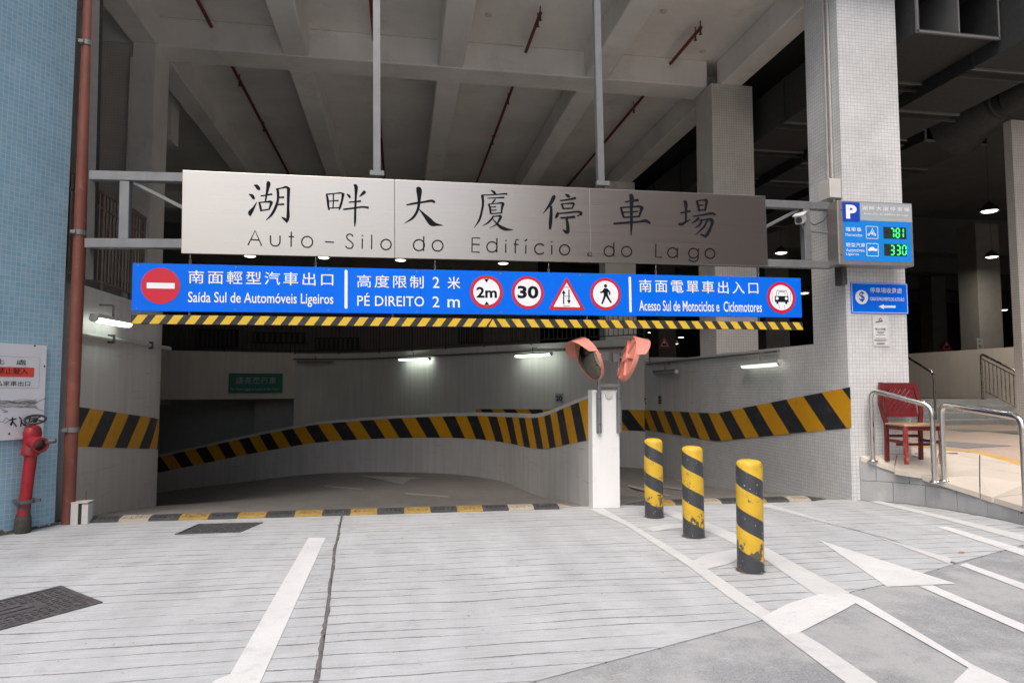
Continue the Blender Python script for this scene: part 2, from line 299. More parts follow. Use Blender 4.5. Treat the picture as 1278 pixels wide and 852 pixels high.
# ------------------------------------------------------------------ mesh helpers
WM = {}
class MB:
    def __init__(s): s.v = []; s.f = []; s.mi = []; s.cur = 0
    def add(s, vs, fs):
        k = len(s.v); s.v += [tuple(p) for p in vs]; s.f += [tuple(i + k for i in f) for f in fs]; s.mi += [s.cur] * len(fs); return s
    def box(s, a, b):
        x0, y0, z0 = a; x1, y1, z1 = b
        return s.add([(x0, y0, z0), (x1, y0, z0), (x1, y1, z0), (x0, y1, z0), (x0, y0, z1), (x1, y0, z1), (x1, y1, z1), (x0, y1, z1)],
                     [(0, 3, 2, 1), (4, 5, 6, 7), (0, 1, 5, 4), (1, 2, 6, 5), (2, 3, 7, 6), (3, 0, 4, 7)])
    def beam(s, p, q, w, h, up=(0, 0, 1)):          # rectangular bar from p to q
        p = Vector(p); q = Vector(q); d = (q - p).normalized(); up = Vector(up)
        if abs(d.dot(up)) > .98: up = Vector((0, 1, 0))
        r = d.cross(up).normalized(); u = r.cross(d)
        vs = [e + r * (a * w / 2) + u * (b * h / 2) for e in (p, q) for a, b in ((-1, -1), (1, -1), (1, 1), (-1, 1))]
        return s.add(vs, [(0, 1, 2, 3), (7, 6, 5, 4), (0, 4, 5, 1), (1, 5, 6, 2), (2, 6, 7, 3), (3, 7, 4, 0)])
    def tube(s, pts, r, n=10, caps=True):
        pts = [Vector(p) for p in pts]; rs = r if isinstance(r, (list, tuple)) else [r] * len(pts)
        k0 = len(s.v); N = len(pts); ref = None
        for i, p in enumerate(pts):
            d = (pts[min(i + 1, N - 1)] - pts[max(i - 1, 0)]).normalized()
            if ref is None: ref = Vector((0, 0, 1)) if abs(d.z) < .9 else Vector((1, 0, 0))
            a = (ref - d * ref.dot(d)).normalized(); ref = a; b = d.cross(a)
            for j in range(n):
                t = 2 * PI * j / n; s.v.append(tuple(p + (a * math.cos(t) + b * math.sin(t)) * rs[i]))
        for i in range(N - 1):
            for j in range(n):
                j2 = (j + 1) % n; s.f.append((k0 + i * n + j, k0 + i * n + j2, k0 + (i + 1) * n + j2, k0 + (i + 1) * n + j)); s.mi.append(s.cur)
        if caps:
            s.f.append(tuple(k0 + j for j in reversed(range(n)))); s.mi.append(s.cur)
            s.f.append(tuple(k0 + (N - 1) * n + j for j in range(n))); s.mi.append(s.cur)
        return s
    def lathe(s, prof, o=(0, 0, 0), ax=(0, 0, 1), n=20, a0=0, a1=2 * PI):
        ax = Vector(ax).normalized(); ref = Vector((1, 0, 0)) if abs(ax.x) < .9 else Vector((0, 1, 0))
        a = (ref - ax * ref.dot(ax)).normalized(); b = ax.cross(a); o = Vector(o); k0 = len(s.v); full = abs(a1 - a0 - 2 * PI) < 1e-6
        m = n if full else n + 1
        for r, h in prof:
            for j in range(m):
                t = a0 + (a1 - a0) * j / n; s.v.append(tuple(o + ax * h + (a * math.cos(t) + b * math.sin(t)) * r))
        for i in range(len(prof) - 1):
            for j in range(n):
                j2 = (j + 1) % m; s.f.append((k0 + i * m + j, k0 + i * m + j2, k0 + (i + 1) * m + j2, k0 + (i + 1) * m + j)); s.mi.append(s.cur)
        return s
    def prism(s, poly, z0, z1):                     # vertical prism over an XY outline (counter-clockwise)
        n = len(poly)
        z0f = z0 if callable(z0) else (lambda x, y: z0); z1f = z1 if callable(z1) else (lambda x, y: z1)
        vs = [(x, y, z0f(x, y)) for x, y in poly] + [(x, y, z1f(x, y)) for x, y in poly]
        return s.add(vs, [tuple(reversed(range(n))), tuple(range(n, 2 * n))] + [(i, (i + 1) % n, n + (i + 1) % n, n + i) for i in range(n)])
    def plate(s, poly, y0, y1):                     # prism over an XZ outline, y0 the front
        n = len(poly)
        vs = [(x, y0, z) for x, z in poly] + [(x, y1, z) for x, z in poly]
        return s.add(vs, [tuple(range(n)), tuple(reversed(range(n, 2 * n)))] + [((i + 1) % n, i, n + i, n + (i + 1) % n) for i in range(n)])
    def build(s, name, mats, parent=None, local=False, smooth=False, kind=None, label=None):
        me = bpy.data.meshes.new(name); me.from_pydata(s.v, [], s.f)
        for m in (mats if isinstance(mats, (list, tuple)) else [mats]): me.materials.append(m)
        me.polygons.foreach_set('material_index', s.mi)
        if smooth:
            me.polygons.foreach_set('use_smooth', [True] * len(s.f))
        bm = bmesh.new(); bm.from_mesh(me); bmesh.ops.recalc_face_normals(bm, faces=bm.faces)
        if smooth:
            for e in bm.edges:
                if len(e.link_faces) == 2 and e.calc_face_angle(0) > .7: e.smooth = False
        bm.to_mesh(me); bm.free(); me.update()
        return link(name, me, parent, local, kind, label)
def link(name, me, parent=None, local=False, kind=None, label=None):
    o = bpy.data.objects.new(name, me); COL.objects.link(o)
    if parent is not None:
        o.parent = parent
        if not local and parent.name in WM: o.matrix_parent_inverse = WM[parent.name].inverted()
    if kind: o['kind'] = kind
    if label: o['label'] = label
    return o
def tag(o, label, cat, group=None):
    o['label'] = label; o['category'] = cat
    if group: o['group'] = group
    return o
def thing(name, label, cat, loc=(0, 0, 0), group=None, mat=None):
    o = bpy.data.objects.new(name, None); COL.objects.link(o); o.empty_display_size = .2
    o.matrix_basis = mat if mat is not None else Matrix.Translation(Vector(loc))
    WM[o.name] = o.matrix_basis.copy(); return tag(o, label, cat, group)
def copy_tree(o, parent=None):
    c = o.copy(); COL.objects.link(c)
    if parent is not None: c.parent = parent
    for ch in list(o.children): copy_tree(ch, c)
    return c
def bevel(o, w=.006, seg=2):
    m = o.modifiers.new('bevel', 'BEVEL'); m.width = w; m.segments = seg; m.limit_method = 'ANGLE'; return o
def struct(name, mb, mats, **k): return mb.build(name, mats, kind='structure', **k)

def smooth_pts(pts, k=6):
    """Catmull-Rom through tuples of any length"""
    if len(pts) < 3: return [tuple(p) for p in pts]
    P = [tuple(2 * a - b for a, b in zip(pts[0], pts[1]))] + [tuple(p) for p in pts] + [tuple(2 * a - b for a, b in zip(pts[-1], pts[-2]))]
    out = []
    for i in range(1, len(P) - 2):
        for j in range(k):
            t = j / k
            out.append(tuple(.5 * (2 * b + (c - a) * t + (2 * a - 5 * b + 4 * c - d) * t * t + (3 * b - a - 3 * c + d) * t ** 3) for a, b, c, d in zip(*P[i - 1:i + 3])))
    out.append(P[-2]); return out
def stroke(mb, pts, y=0., k=5, smooth=True, minw=.0006):
    """brush stroke in the local XZ plane: points (x, z, width)"""
    pts = smooth_pts(pts, k) if smooth else pts
    n = len(pts); vs = []
    for i, (x, z, w_) in enumerate(pts):
        a = pts[max(i - 1, 0)]; b = pts[min(i + 1, n - 1)]
        dx, dz = b[0] - a[0], b[1] - a[1]; l = math.hypot(dx, dz) or 1
        h = max(w_, minw) / 2
        vs += [(x - dz / l * h, y, z + dx / l * h), (x + dz / l * h, y, z - dx / l * h)]
    mb.add(vs, [(2 * i, 2 * i + 1, 2 * i + 3, 2 * i + 2) for i in range(n - 1)])
def arc(cx, cz, r, a0, a1, w_, n=20):
    return [(cx + r * math.cos(math.radians(a0 + (a1 - a0) * i / n)), cz + r * math.sin(math.radians(a0 + (a1 - a0) * i / n)), w_) for i in range(n + 1)]
def disc(mb, cx, cz, r, y=0., n=36, r0=0):
    c = [(cx + r * math.cos(2 * PI * i / n), y, cz + r * math.sin(2 * PI * i / n)) for i in range(n)]
    if r0:
        c += [(cx + r0 * math.cos(2 * PI * i / n), y, cz + r0 * math.sin(2 * PI * i / n)) for i in range(n)]
        mb.add(c, [(i, (i + 1) % n, n + (i + 1) % n, n + i) for i in range(n)])
    else: mb.add(c, [tuple(range(n))])
def flat(mb, poly, y=0.): mb.add([(x, y, z) for x, z in poly], [tuple(range(len(poly)))])

_tc = {}
def text_mesh(body, bold=0., sp=1., xs=1.):
    key = (body, bold, sp)
    if key in _tc: return _tc[key]
    c = bpy.data.curves.new('t', 'FONT'); c.body = body; c.resolution_u = 3; c.offset = bold; c.space_character = sp; c.fill_mode = 'FRONT'
    o = bpy.data.objects.new('t', c); COL.objects.link(o)
    dg = bpy.context.evaluated_depsgraph_get(); me = bpy.data.meshes.new_from_object(o.evaluated_get(dg))
    vs = [tuple(v.co) for v in me.vertices]; fs = [tuple(p.vertices) for p in me.polygons]
    bpy.data.objects.remove(o); bpy.data.curves.remove(c); bpy.data.meshes.remove(me)
    _tc[key] = (vs, fs); return vs, fs
def text(mb, body, x0, z1, x1, z0, y=0., bold=0., sp=1.):
    """fit a line of print into the box left x0, top z1, right x1, bottom z0"""
    vs, fs = text_mesh(body, bold, sp)
    if not vs: return
    ax, bx = min(v[0] for v in vs), max(v[0] for v in vs); az, bz = min(v[1] for v in vs), max(v[1] for v in vs)
    mb.add([(x0 + (v[0] - ax) / (bx - ax) * (x1 - x0), y, z0 + (v[1] - az) / (bz - az) * (z1 - z0)) for v in vs], fs)
def text_px(mb, P, body, tl, br, y=-.006, bold=0., sp=1.):
    a = P.uv(*tl); b = P.uv(*br); text(mb, body, a[0], a[1], b[0], b[1], y, bold, sp)

# ================================================================== THE GROUND
YB = 9.28                                    # line of the speed bumps
def q2(*pts): return [(onz(x, y).x, onz(x, y).y) for x, y in pts]
g = MB(); g.prism([(-90, -90), (90, -90), (90, YB + .15), (6.62, YB + .15), (6.62, YB), (-3.95, YB), (-3.95, YB + .15), (-90, YB + .15)], -.3, -.012)
struct('ground', g, SOIL)
tar = [(-.30, -6), (-.36, 1), (-.45, 4.05), (-.47, 4.58), (-.53, 5.58), (-.63, 7.19), (-.72, 9.2)]
asph = [(-30, -6), (-6, .5), (-2.5, 2.2), (-.42, 3.30), (.74, 3.86), (1.68, 4.24), (2.51, 4.58), (3.62, 5.11), (4.04, 5.25), (5.14, 5.74), (6.44, 6.28), (7.6, 6.75)]
e = .012
lj = [(-.45, 3.28)] + [(x - .03, y) for x, y in tar if y > 3.4]
g = MB(); g.prism([(-12, -1.2)] + [(x, y + e) for x, y in asph[1:3]] + [(-.435, 3.30)] + [(x - .012, y) for x, y in tar if y > 3.4] + [(-.735, YB - .02), (-12, YB - .02)], -.012, 0)
struct('drive_slab', g, SLAB)
jt = [(4.86, 8.9), (4.9, 8.55), (5.07, 7.76), (5.26, 6.85), (5.16, 5.77)]
g = MB(); g.prism([(-.41, 3.32)] + [(x, y + e) for x, y in asph[4:9]] + [(5.12, 5.74)] + [(x - .008, y) for x, y in reversed(jt[:-1])] + [(4.85, YB - .02), (-.708, YB - .02), (-.708, 9.2), (-.618, 7.19), (-.518, 5.58), (-.458, 4.58), (-.438, 4.05)], -.012, 0)
struct('drive_slab', g, SLAB)
g = MB(); g.prism([(5.17, 5.775), (6.44, 6.295), (7.6, 6.77), (8, 9.2), (6.4, 9.2), (4.868, YB - .02)] + [(x + .008, y) for x, y in jt[:-1]], -.012, 0)
struct('drive_slab', g, SLAB)
g = MB(); g.prism([(-40, -40), (60, -40), (60, 20), (20, 20), (20, 6.6)] + [(7.6, 6.74)] + [(x, y - .006) for x, y in reversed(asph[:-1])], -.012, -.001)
struct('road', g, ASPH)
# tar sealing the joint: a wobbly bead
g = MB(); vs = []; N = 170
for i in range(N + 1):
    y = -3 + i * (9.25 + 3) / N
    for (xa, ya), (xb, yb) in zip(tar, tar[1:]):
        if ya <= y <= yb: x = xa + (xb - xa) * (y - ya) / (yb - ya)
    l = .013 + random.uniform(-.006, .007); r = .012 + random.uniform(-.006, .007); xo = .006 * math.sin(y * 5)
    vs += [(x + xo - l, y, .0015), (x + xo, y, .007), (x + xo + r, y, .0015)]
g.add(vs, [f for i in range(N) for f in ((3 * i, 3 * i + 1, 3 * i + 4, 3 * i + 3), (3 * i + 1, 3 * i + 2, 3 * i + 5, 3 * i + 4))])
struct('joint_seal', g, TAR, smooth=True)

# painted markings, each its own sheet 4 mm up
def marking(pts, mat=MARK, z=.004):
    g = MB(); p = [onz(x, y, z) for x, y in pts]; g.add([(v.x, v.y, z) for v in p], [tuple(range(len(p)))])
    # break long edges slightly so they are not razor straight
    return struct('road_marking', g, mat)
marking([(385, 670.5), (406.5, 670.5), (316, 870), (240, 870), (270, 847), (287, 841)])
marking([(735, 634.8), (753, 634), (803, 662), (885, 711), (967, 767.5), (1002, 789.7), (1029, 806), (1120, 868), (1078, 868), (975, 791), (951.5, 773), (908.6, 744), (858, 705), (780, 654.5)], MARKD)
marking([(819, 636), (836.5, 635), (900, 658), (957, 683), (1010, 712), (1061, 739.5), (1020, 743), (953, 696), (890, 665)], MARKD)
marking([(951, 769), (985, 752), (1022, 741), (1060, 740), (1077, 747), (1050, 762), (994, 790.5), (977, 791)], MARK, .005)
marking([(1066, 751), (1078, 747), (1213, 828), (1330, 885), (1170, 885), (1189, 852), (1208.7, 832.5)], MARK, .006)
marking([(806, 658), (834, 653.5), (868, 652.5), (868, 657), (838, 659.5), (815, 663)], MARKD, .005)
marking([(856, 703), (885, 690), (922, 684), (934, 690), (910, 703), (882, 709.5)], MARKD, .005)
marking([(1023.6, 674), (1193, 727.8), (1107, 731.6)])
marking([(1146, 730.4), (1164, 729.7), (1330, 801), (1330, 811)], z=.005)
marking([(948, 630), (962, 629), (1189, 697), (1185, 703), (1080, 664)], MARKD)
marking([(1197, 704.5), (1206, 702), (1330, 746), (1330, 755)], MARK)
marking([(1085, 625), (1100, 625), (1290, 670), (1320, 680), (1320, 687), (1180, 648)], MARKD)
marking([(1169, 657), (1182, 656.5), (1320, 697), (1320, 707)], MARK)

# ramp floors
W = [(2.62, 9.15, 1.55), (2.60, 10.4, 1.40), (2.58, 12.0, 1.20), (2.5, 13.2, 1.11), (2.3, 14.8, 1.06), (1.85, 16.1, 1.03), (1.15, 17.2, .98), (.1, 18.2, .90), (-1.0, 19.0, .80), (-2.3, 19.8, .66), (-3.5, 20.7, .42), (-4.7, 21.7, .15), (-6.1, 22.7, -.18), (-7.6, 23.5, -.52), (-10, 24.4, -1.0), (-14, 25, -1.7)]
WB = [0, -.12, -.30, -.40, -.42, -.46, -.50, -.57, -.64, -.76, -.96, -1.2, -1.45, -1.7, -2.15, -2.8]
Wf = smooth_pts([p + (b,) for p, b in zip(W, WB)], 4)
Lp = [(-4.03, 9.4, 2.95, 0), (-4.03, 10.8, 2.95, -.14), (-4.03, 12.35, 2.95, -.33), (-4.4, 13.3, 2.95, -.52), (-5.3, 14.4, 2.95, -.85), (-6.8, 15.4, 2.95, -1.35), (-9, 16.2, 2.95, -2.0), (-14, 17, 2.95, -3.2)]
Lf = smooth_pts(Lp, 9)
def resamp(P, n):
    L_ = [0]
    for a, b in zip(P, P[1:]): L_.append(L_[-1] + math.hypot(b[0] - a[0], b[1] - a[1]))
    out = []
    for i in range(n + 1):
        s_ = L_[-1] * i / n; j = 0
        while j < len(L_) - 2 and L_[j + 1] < s_: j += 1
        t = (s_ - L_[j]) / (L_[j + 1] - L_[j]); out.append(tuple(a + (b - a) * t for a, b in zip(P[j], P[j + 1])))
    return out
n1 = 48; A = resamp(Lf, n1); B = resamp(Wf, n1); g = MB(); vs = []; nc = 12
for a, b in zip(A, B):
    for k in range(nc + 1):
        t = k / nc; x = a[0] + (b[0] - a[0]) * t; y = a[1] + (b[1] - a[1]) * t; z = a[3] + (b[3] - a[3]) * t
        vs.append((x, max(y, YB) if False else y, z - .012))
g.add(vs, [(i * (nc + 1) + k, i * (nc + 1) + k + 1, (i + 1) * (nc + 1) + k + 1, (i + 1) * (nc + 1) + k) for i in range(n1) for k in range(nc)])
LV = list(g.v); LF = list(g.f)
g.add([(-4.2, YB - .02, -.012), (2.75, YB - .02, -.012)] + [(x, y, z) for x, y, z in reversed(vs[:nc + 1])], [tuple(range(nc + 3))])
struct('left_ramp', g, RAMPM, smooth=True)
g = MB(); ys = [(YB - .02, -.012), (10, -.075), (11.1, -.19), (12.3, -.33), (13.4, -.45), (15, -.52), (16.4, -.55), (18, -.54), (19.6, -.6), (22, -.7), (27, -.9)]
vs = []
for y, z in ys:
    xl = {15: 2.42, 16.4: 1.95, 18: .75, 19.6: -1.55, 22: -4.6, 27: -9}.get(y, 2.75)
    vs += [(xl, y, z), ((xl + 6.6) / 2, y, z), (6.62, y, z)]
g.add(vs, [f for i in range(len(ys) - 1) for f in ((3 * i, 3 * i + 1, 3 * i + 4, 3 * i + 3), (3 * i + 1, 3 * i + 2, 3 * i + 5, 3 * i + 4))])
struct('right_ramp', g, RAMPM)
RV = list(g.v); RF = list(g.f)
from mathutils.bvhtree import BVHTree
bvh = BVHTree.FromPolygons(LV + RV, LF + [tuple(i + len(LV) for i in f) for f in RF])
def rampmark(pts, zz):
    g = MB(); p = []
    for x, y in pts:
        v, f = ray(x, y); h = bvh.ray_cast(O, v)[0]
        if h is None: return
        p.append(h + Vector((0, 0, .004)))
    g.add([tuple(v) for v in p], [tuple(range(len(p)))]); struct('road_marking', g, M('worn ramp paint', (.43, .42, .40), .85, var=.1, dirt=((.34, .33, .32), .6, 8)))
rampmark([(445, 593), (503, 604), (512, 598), (530, 596)], -.36)
rampmark([(405, 605), (452, 609.5), (454, 611), (405, 607)], -.26)
rampmark([(503, 614.5), (560, 619), (560, 620.5), (508, 616.5)], -.16)
rampmark([(785, 605), (838, 618), (832, 618.5), (783, 607)], -.10)
rampmark([(828, 606), (858, 611.5), (853, 612), (826, 607.5)], -.2)
rampmark([(845, 598), (872, 604), (868, 605), (843, 599)], -.33)

# ================================================================== RAMP WALLS
def path_wall(P, zb, zt, th, side):
    """wall along plan points; the listed points are its visible face, body on `side` (+1 = left of travel)"""
    n = len(P); off = []
    for i in range(n):
        a = P[max(i - 1, 0)]; b = P[min(i + 1, n - 1)]; dx, dy = b[0] - a[0], b[1] - a[1]; l = math.hypot(dx, dy)
        off.append((P[i][0] - dy / l * th * side, P[i][1] + dx / l * th * side))
    g = MB(); vs = []
    for i in range(n): vs += [(P[i][0], P[i][1], zb(i)), (P[i][0], P[i][1], zt(i)), (off[i][0], off[i][1], zt(i)), (off[i][0], off[i][1], zb(i))]
    fs = [(4 * i + k, 4 * i + (k + 1) % 4, 4 * i + 4 + (k + 1) % 4, 4 * i + 4 + k) for i in range(n - 1) for k in range(4)] + [(0, 1, 2, 3), (4 * n - 1, 4 * n - 2, 4 * n - 3, 4 * n - 4)]
    g.add(vs, fs); return g
def band(parent, P, zt, zb, half, slant, first=0, mats=(BLK, ORA), out=.005, side=-1, s0=0, s1=None, name='hazard_stripe'):
    """slanted stripes on a wall face; each stripe is a part. slant: how far a stripe's foot lies ahead along the path"""
    L_ = [0]
    for a, b in zip(P, P[1:]): L_.append(L_[-1] + math.hypot(b[0] - a[0], b[1] - a[1]))
    end = s1 if s1 is not None else L_[-1]
    def pos(s_, h):
        s_ = min(max(s_, s0), end); j = 0
        while j < len(L_) - 2 and L_[j + 1] < s_: j += 1
        t = (s_ - L_[j]) / (L_[j + 1] - L_[j]); a, b = P[j], P[j + 1]; dx, dy = b[0] - a[0], b[1] - a[1]; l = math.hypot(dx, dy)
        x = a[0] + dx * t - dy / l * out * side; y = a[1] + dy * t + dx / l * out * side
        tt, bb = zt(s_), zb(s_); return (x, y, bb + (tt - bb) * h)
    k = int((s0 - abs(slant)) / half) - 1
    while k * half + first < end + abs(slant):
        a = k * half + first; b = a + half; g = MB(); vs = []; NS, NH = 4, 3
        if max(b, b + slant) > s0 + .01 and min(a, a + slant) < end - .01:
            for j in range(NH + 1):
                h = j / NH
                for i in range(NS + 1):
                    vs.append(pos(a + (b - a) * i / NS + slant * (1 - h), h))
            g.add(vs, [(j * (NS + 1) + i, j * (NS + 1) + i + 1, (j + 1) * (NS + 1) + i + 1, (j + 1) * (NS + 1) + i) for j in range(NH) for i in range(NS)])
            g.build(name, mats[k % 2], parent)
        k += 1
def lin(pts):
    def f(s_):
        for (a, za), (b, zb) in zip(pts, pts[1:]):
            if s_ <= b: return za + (zb - za) * max(0, (s_ - a)) / (b - a)
        return pts[-1][1]
    return f
# left wall of the exit ramp
t = thing('left_ramp_wall', 'tall cream side wall with amber and black band left of the exit ramp', 'wall', (-4.03, 9.45, 0))
path_wall(Lf, lambda i: Lf[i][3] - .4, lambda i: Lf[i][2], .25, 1).build('wall', WHITE, t)
band(t, [(p[0], p[1]) for p in Lf], lin([(0, 1.40), (2.95, 1.11), (12, .1)]), lin([(0, .90), (2.95, .60), (12, -.5)]), .435, -.47, first=-.02, side=-1, s0=.0, s1=5)
g = MB(); g.tube([(-3.99, 9.3, 2.31), (-3.99, 12.75, 2.31)], .035, 8); g.build('conduit', CONDUIT, t, smooth=True)
for y in (10.3, 11.8):
    g = MB(); g.box((-4.03, y - .02, 2.25), (-3.945, y + .02, 2.37)); g.build('pipe_clip', DKSTEEL, t)
# curved barrier wall between the ramps, ends in the white post
t = thing('curved_ramp_wall', 'curved grey white barrier wall with amber and black band between the two ramps', 'wall', (2.62, 9.2, 0))
path_wall(Wf, lambda i: Wf[i][3] - .3, lambda i: Wf[i][2], .3, -1).build('wall', INNERW, t, smooth=True)
Wp = [(p[0], p[1]) for p in Wf]; s_ = 0; zt_ = []; 
for i, p in enumerate(Wf):
    if i: s_ += math.hypot(p[0] - Wf[i - 1][0], p[1] - Wf[i - 1][1])
    zt_.append((s_, p[2] - .045 - .01 * min(s_, 3)))
ht = lambda s_: .585 if s_ < 3 else max(.50, .585 - (s_ - 3) * .01)
fz = lin(zt_)
band(t, Wp, fz, lambda s_: fz(s_) - ht(s_), .46, -.40, first=-.25, side=1, s1=20, out=.005)
g = MB(); g.box((2.60, 9.08, -.02), (2.985, 9.30, 1.60)); bevel(g.build('end_post', M('bright white post paint', (.80, .80, .79), .6, var=.03, dirt=((.4, .38, .35), .2, 5), streak=.08), t), .01)
# right-hand ramp wall, tiled then painted
t = thing('right_ramp_wall', 'white tiled side wall with amber and black band right of the ramp', 'wall', (6.5, 9.1, 0))
g = MB(); g.prism([(6.5, 9.94), (6.9, 9.94), (6.9, 14.13), (6.5, 14.13)], -.7, 2.32); g.build('tiled_wall', TILEW, t)
g = MB(); g.prism([(6.5, 14.13), (6.9, 14.13), (6.9, 17.62), (6.5, 17.62)], -.8, 2.31); g.build('painted_wall', INNERW, t)
Rp = [(6.5, 9.06), (6.5, 17.6)]
band(t, Rp, lin([(0, 1.64), (1.2, 1.49), (3.1, 1.25), (4.3, 1.09), (8.5, 1.02)]), lin([(0, 1.05), (1.1, .92), (4.3, .52), (8.5, .49)]), .50, -.58, first=-.31 + .5, side=1, mats=(ORA, BLK), out=.013)
g = MB(); g.tube([(6.46, 10.9, 2.26), (6.46, 17.3, 2.24)], .022, 8); g.build('conduit', CONDD, t, smooth=True)
for px, ch in ((804.5, '大'), (823.5, '車')):
    c = onx(px, 500, 6.495); g = MB(); hw = .13
    vs_, fs_ = text_mesh(ch, .01)
    ax, bx = min(v[0] for v in vs_), max(v[0] for v in vs_); az, bz = min(v[1] for v in vs_), max(v[1] for v in vs_)
    g.add([(6.493, c.y + hw - (v[0] - ax) / (bx - ax) * 2 * hw, c.z - .10 + (v[1] - az) / (bz - az) * .24) for v in vs_], fs_)
    g.build('lettering', INK, t)
# back wall of the helix, with railing
Bp = smooth_pts([(6.5, 17.6), (5.7, 18.55), (4.86, 19.57), (3.1, 21.48), (1.5, 23.6), (-.23, 26.0), (-1.6, 27.3), (-3.12, 27.95), (-4.12, 28.03)], 4)
t = thing('helix_back_wall', 'dark tall curved rear wall of the ramp with two lit tubes on it', 'wall', (3.1, 21.48, 0))
path_wall(Bp, lambda i: -1.6, lambda i: 2.95, .25, -1).build('wall', M('dim ramp wall paint', (.66, .63, .58), .8, var=.08, scale=.6, streak=.15), t, smooth=True)
band(t, Bp, lin([(0, 1.02), (6, .92)]), lambda s_: .45, .5, -.5, side=1, s1=6.2, mats=(ORA, BLK))
g = MB(); g.tube([(p[0] - .05, p[1] - .06, 2.72) for p in Bp], .03, 6); g.build('conduit', CONDD, t, smooth=True)
P = Plane((4.86, 19.57, 1.3), (1.76, -1.91, 0))
# small number plate on that wall
a = at(696, 496, 19.9); pl = thing('number_plate', 'tiny grey plate reading 20 low on the curved back wall', 'sign', a, mat=Plane((a.x - .08, a.y - .10, a.z - .14), (.68, -.73, 0)).M)
g = MB(); g.box((0, -.02, 0), (.26, .0, .26)); g.build('plate', GREY, pl, local=True)
g = MB(); text(g, '20', .03, .2, .23, .05, -.022, .02); g.build('lettering', INK, pl, local=True)
# fascia beam carrying the green sign and the dark recess below it
t = thing('upper_ramp_beam', 'deep dull beige ramp beam over the dark opening, bearing the green sign', 'beam', (-6.5, 27.3, 1.2))
g = MB(); g.prism([(-16, 24.6), (-8.6, 26.74), (-4.12, 28.03), (-4.2, 28.4), (-8.7, 27.1), (-16, 25)], 1.17, 2.97); g.build('beam', DIMW, t)
t = thing('lower_back_wall', 'dark green grey wall deep inside the opening under the ramp beam', 'wall', (-7, 33, -2))
g = MB(); g.box((-20, 29.4, -3.5), (-5.75, 29.7, 3)); g.build('wall', M('recess wall', (.38, .41, .40), .9, var=.1), t)
g = MB(); g.box((-5.74, 28.9, -3.5), (-3.8, 29.7, 3)); g.build('pier', M('recess pier', (.42, .43, .41), .9, var=.1), t)
g = MB(); g.box((-12, 28.2, .95), (-9, 29.0, 1.12)); g.build('soffit_panel', DIMW, t)
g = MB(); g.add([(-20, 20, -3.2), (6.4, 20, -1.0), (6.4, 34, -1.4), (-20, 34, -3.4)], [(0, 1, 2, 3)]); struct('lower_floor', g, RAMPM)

# railings (bars share one mesh)
def railing(name, label, pts, z0, z1, step, mat, r=.014, rail_r=.03, posts=2.0, group=None):
    t = thing(name, label, 'railing', (pts[0][0], pts[0][1], z0), group)
    for z, rr in ((z1, rail_r), (z0 + .1, rail_r * .6)):
        g = MB(); g.tube([(p[0], p[1], z) for p in pts], rr, 8); g.build('rail', mat, t, smooth=True)
    L_ = 0; bar = None; bme = None; pme = None
    g = MB(); g.tube([(0, 0, z0 + .1), (0, 0, z1)], r, 5); bme_o = None
    P = resamp([(p[0], p[1]) for p in pts], max(2, int(sum(math.hypot(b[0] - a[0], b[1] - a[1]) for a, b in zip(pts, pts[1:])) / step)))
    for i, p in enumerate(P):
        if i % int(posts / step) == 0 or i == len(P) - 1:
            gg = MB(); gg.tube([(p[0], p[1], z0 - .05), (p[0], p[1], z1)], r * 2, 6); gg.build('post', mat, t)
        else:
            if bme_o is None:
                bme_o = g.build('bar', mat, t); bme_o.location = (p[0], p[1], 0)
            else:
                c = bme_o.copy(); c.location = (p[0], p[1], 0); COL.objects.link(c)
    return t
railing('railing', 'thin dark railing along the top of the curved back wall', Bp, 2.96, 4.05, .16, DKSTEEL, .011, .022)
railing('railing', 'thin dark railing on the beam above the green sign', [(-14, 25.1), (-8.6, 26.85), (-4.3, 28.1)], 2.98, 4.05, .16, DKSTEEL, .011, .022)
railing('railing', 'brown stair railing with close bars on the left ramp wall', [(-4.15, 9.2), (-4.15, 10.6), (-4.15, 11.82)], 3.0, 4.38, .115, BRONZE, .016, .04, 1.1)
g = MB(); g.tube([(-4.15, 9.2, 4.14), (-4.15, 11.78, 4.14)], .022, 6)
o = g.build('top_bar', BRONZE, bpy.data.objects['railing.002'], smooth=True)

# ================================================================== CEILING, BEAMS, COLUMNS
ZB, ZS = 8.12, 8.70
g = MB(); g.box((-14, 8.2, ZS), (7.2, 46, ZS + .4)); struct('ceiling', g, CONC)
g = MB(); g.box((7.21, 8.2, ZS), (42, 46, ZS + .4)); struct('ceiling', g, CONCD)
BX = [(-5.07, -4.6), (-2.32, -1.84), (.70, 1.20), (3.76, 4.26), (6.73, 7.22)]
def beam_thing(label, a, b, mat=CONC):
    t = MB().box(a, b).build('ceiling_beam', mat); bevel(t, .02, 1); tag(t, label, 'beam', 'concrete ceiling beams over the entrance'); return t
beam_thing('long cross beam spanning from the left column to the second column, above the steel sign', (-14, 13.53, ZB), (6.51, 14.21, ZS))
nm = ['outermost left', 'second from left', 'middle', 'fourth from left', 'right hand']
for (x0, x1), s_ in zip(BX, nm):
    beam_thing(f'{s_} lengthwise ceiling beam before the cross beam', (x0, 9.7, ZB + .003), (x1, 13.53, ZS))
    beam_thing(f'{s_} lengthwise ceiling beam running back behind the cross beam', (x0, 14.21, ZB + .003), (x1, 26, ZS))
beam_thing('deep edge beam along the front of the ceiling above the street', (-14, 8.6, ZB - .1), (42, 9.7, ZS))
beam_thing('rear cross beam hidden partly behind the steel sign', (-14, 26, ZB), (7.2, 26.7, ZS), CONC)
beam_thing('small low beam meeting the left edge of the ceiling at an angle', (-14, 16.6, ZB - .75), (-5.3, 17.1, ZS))
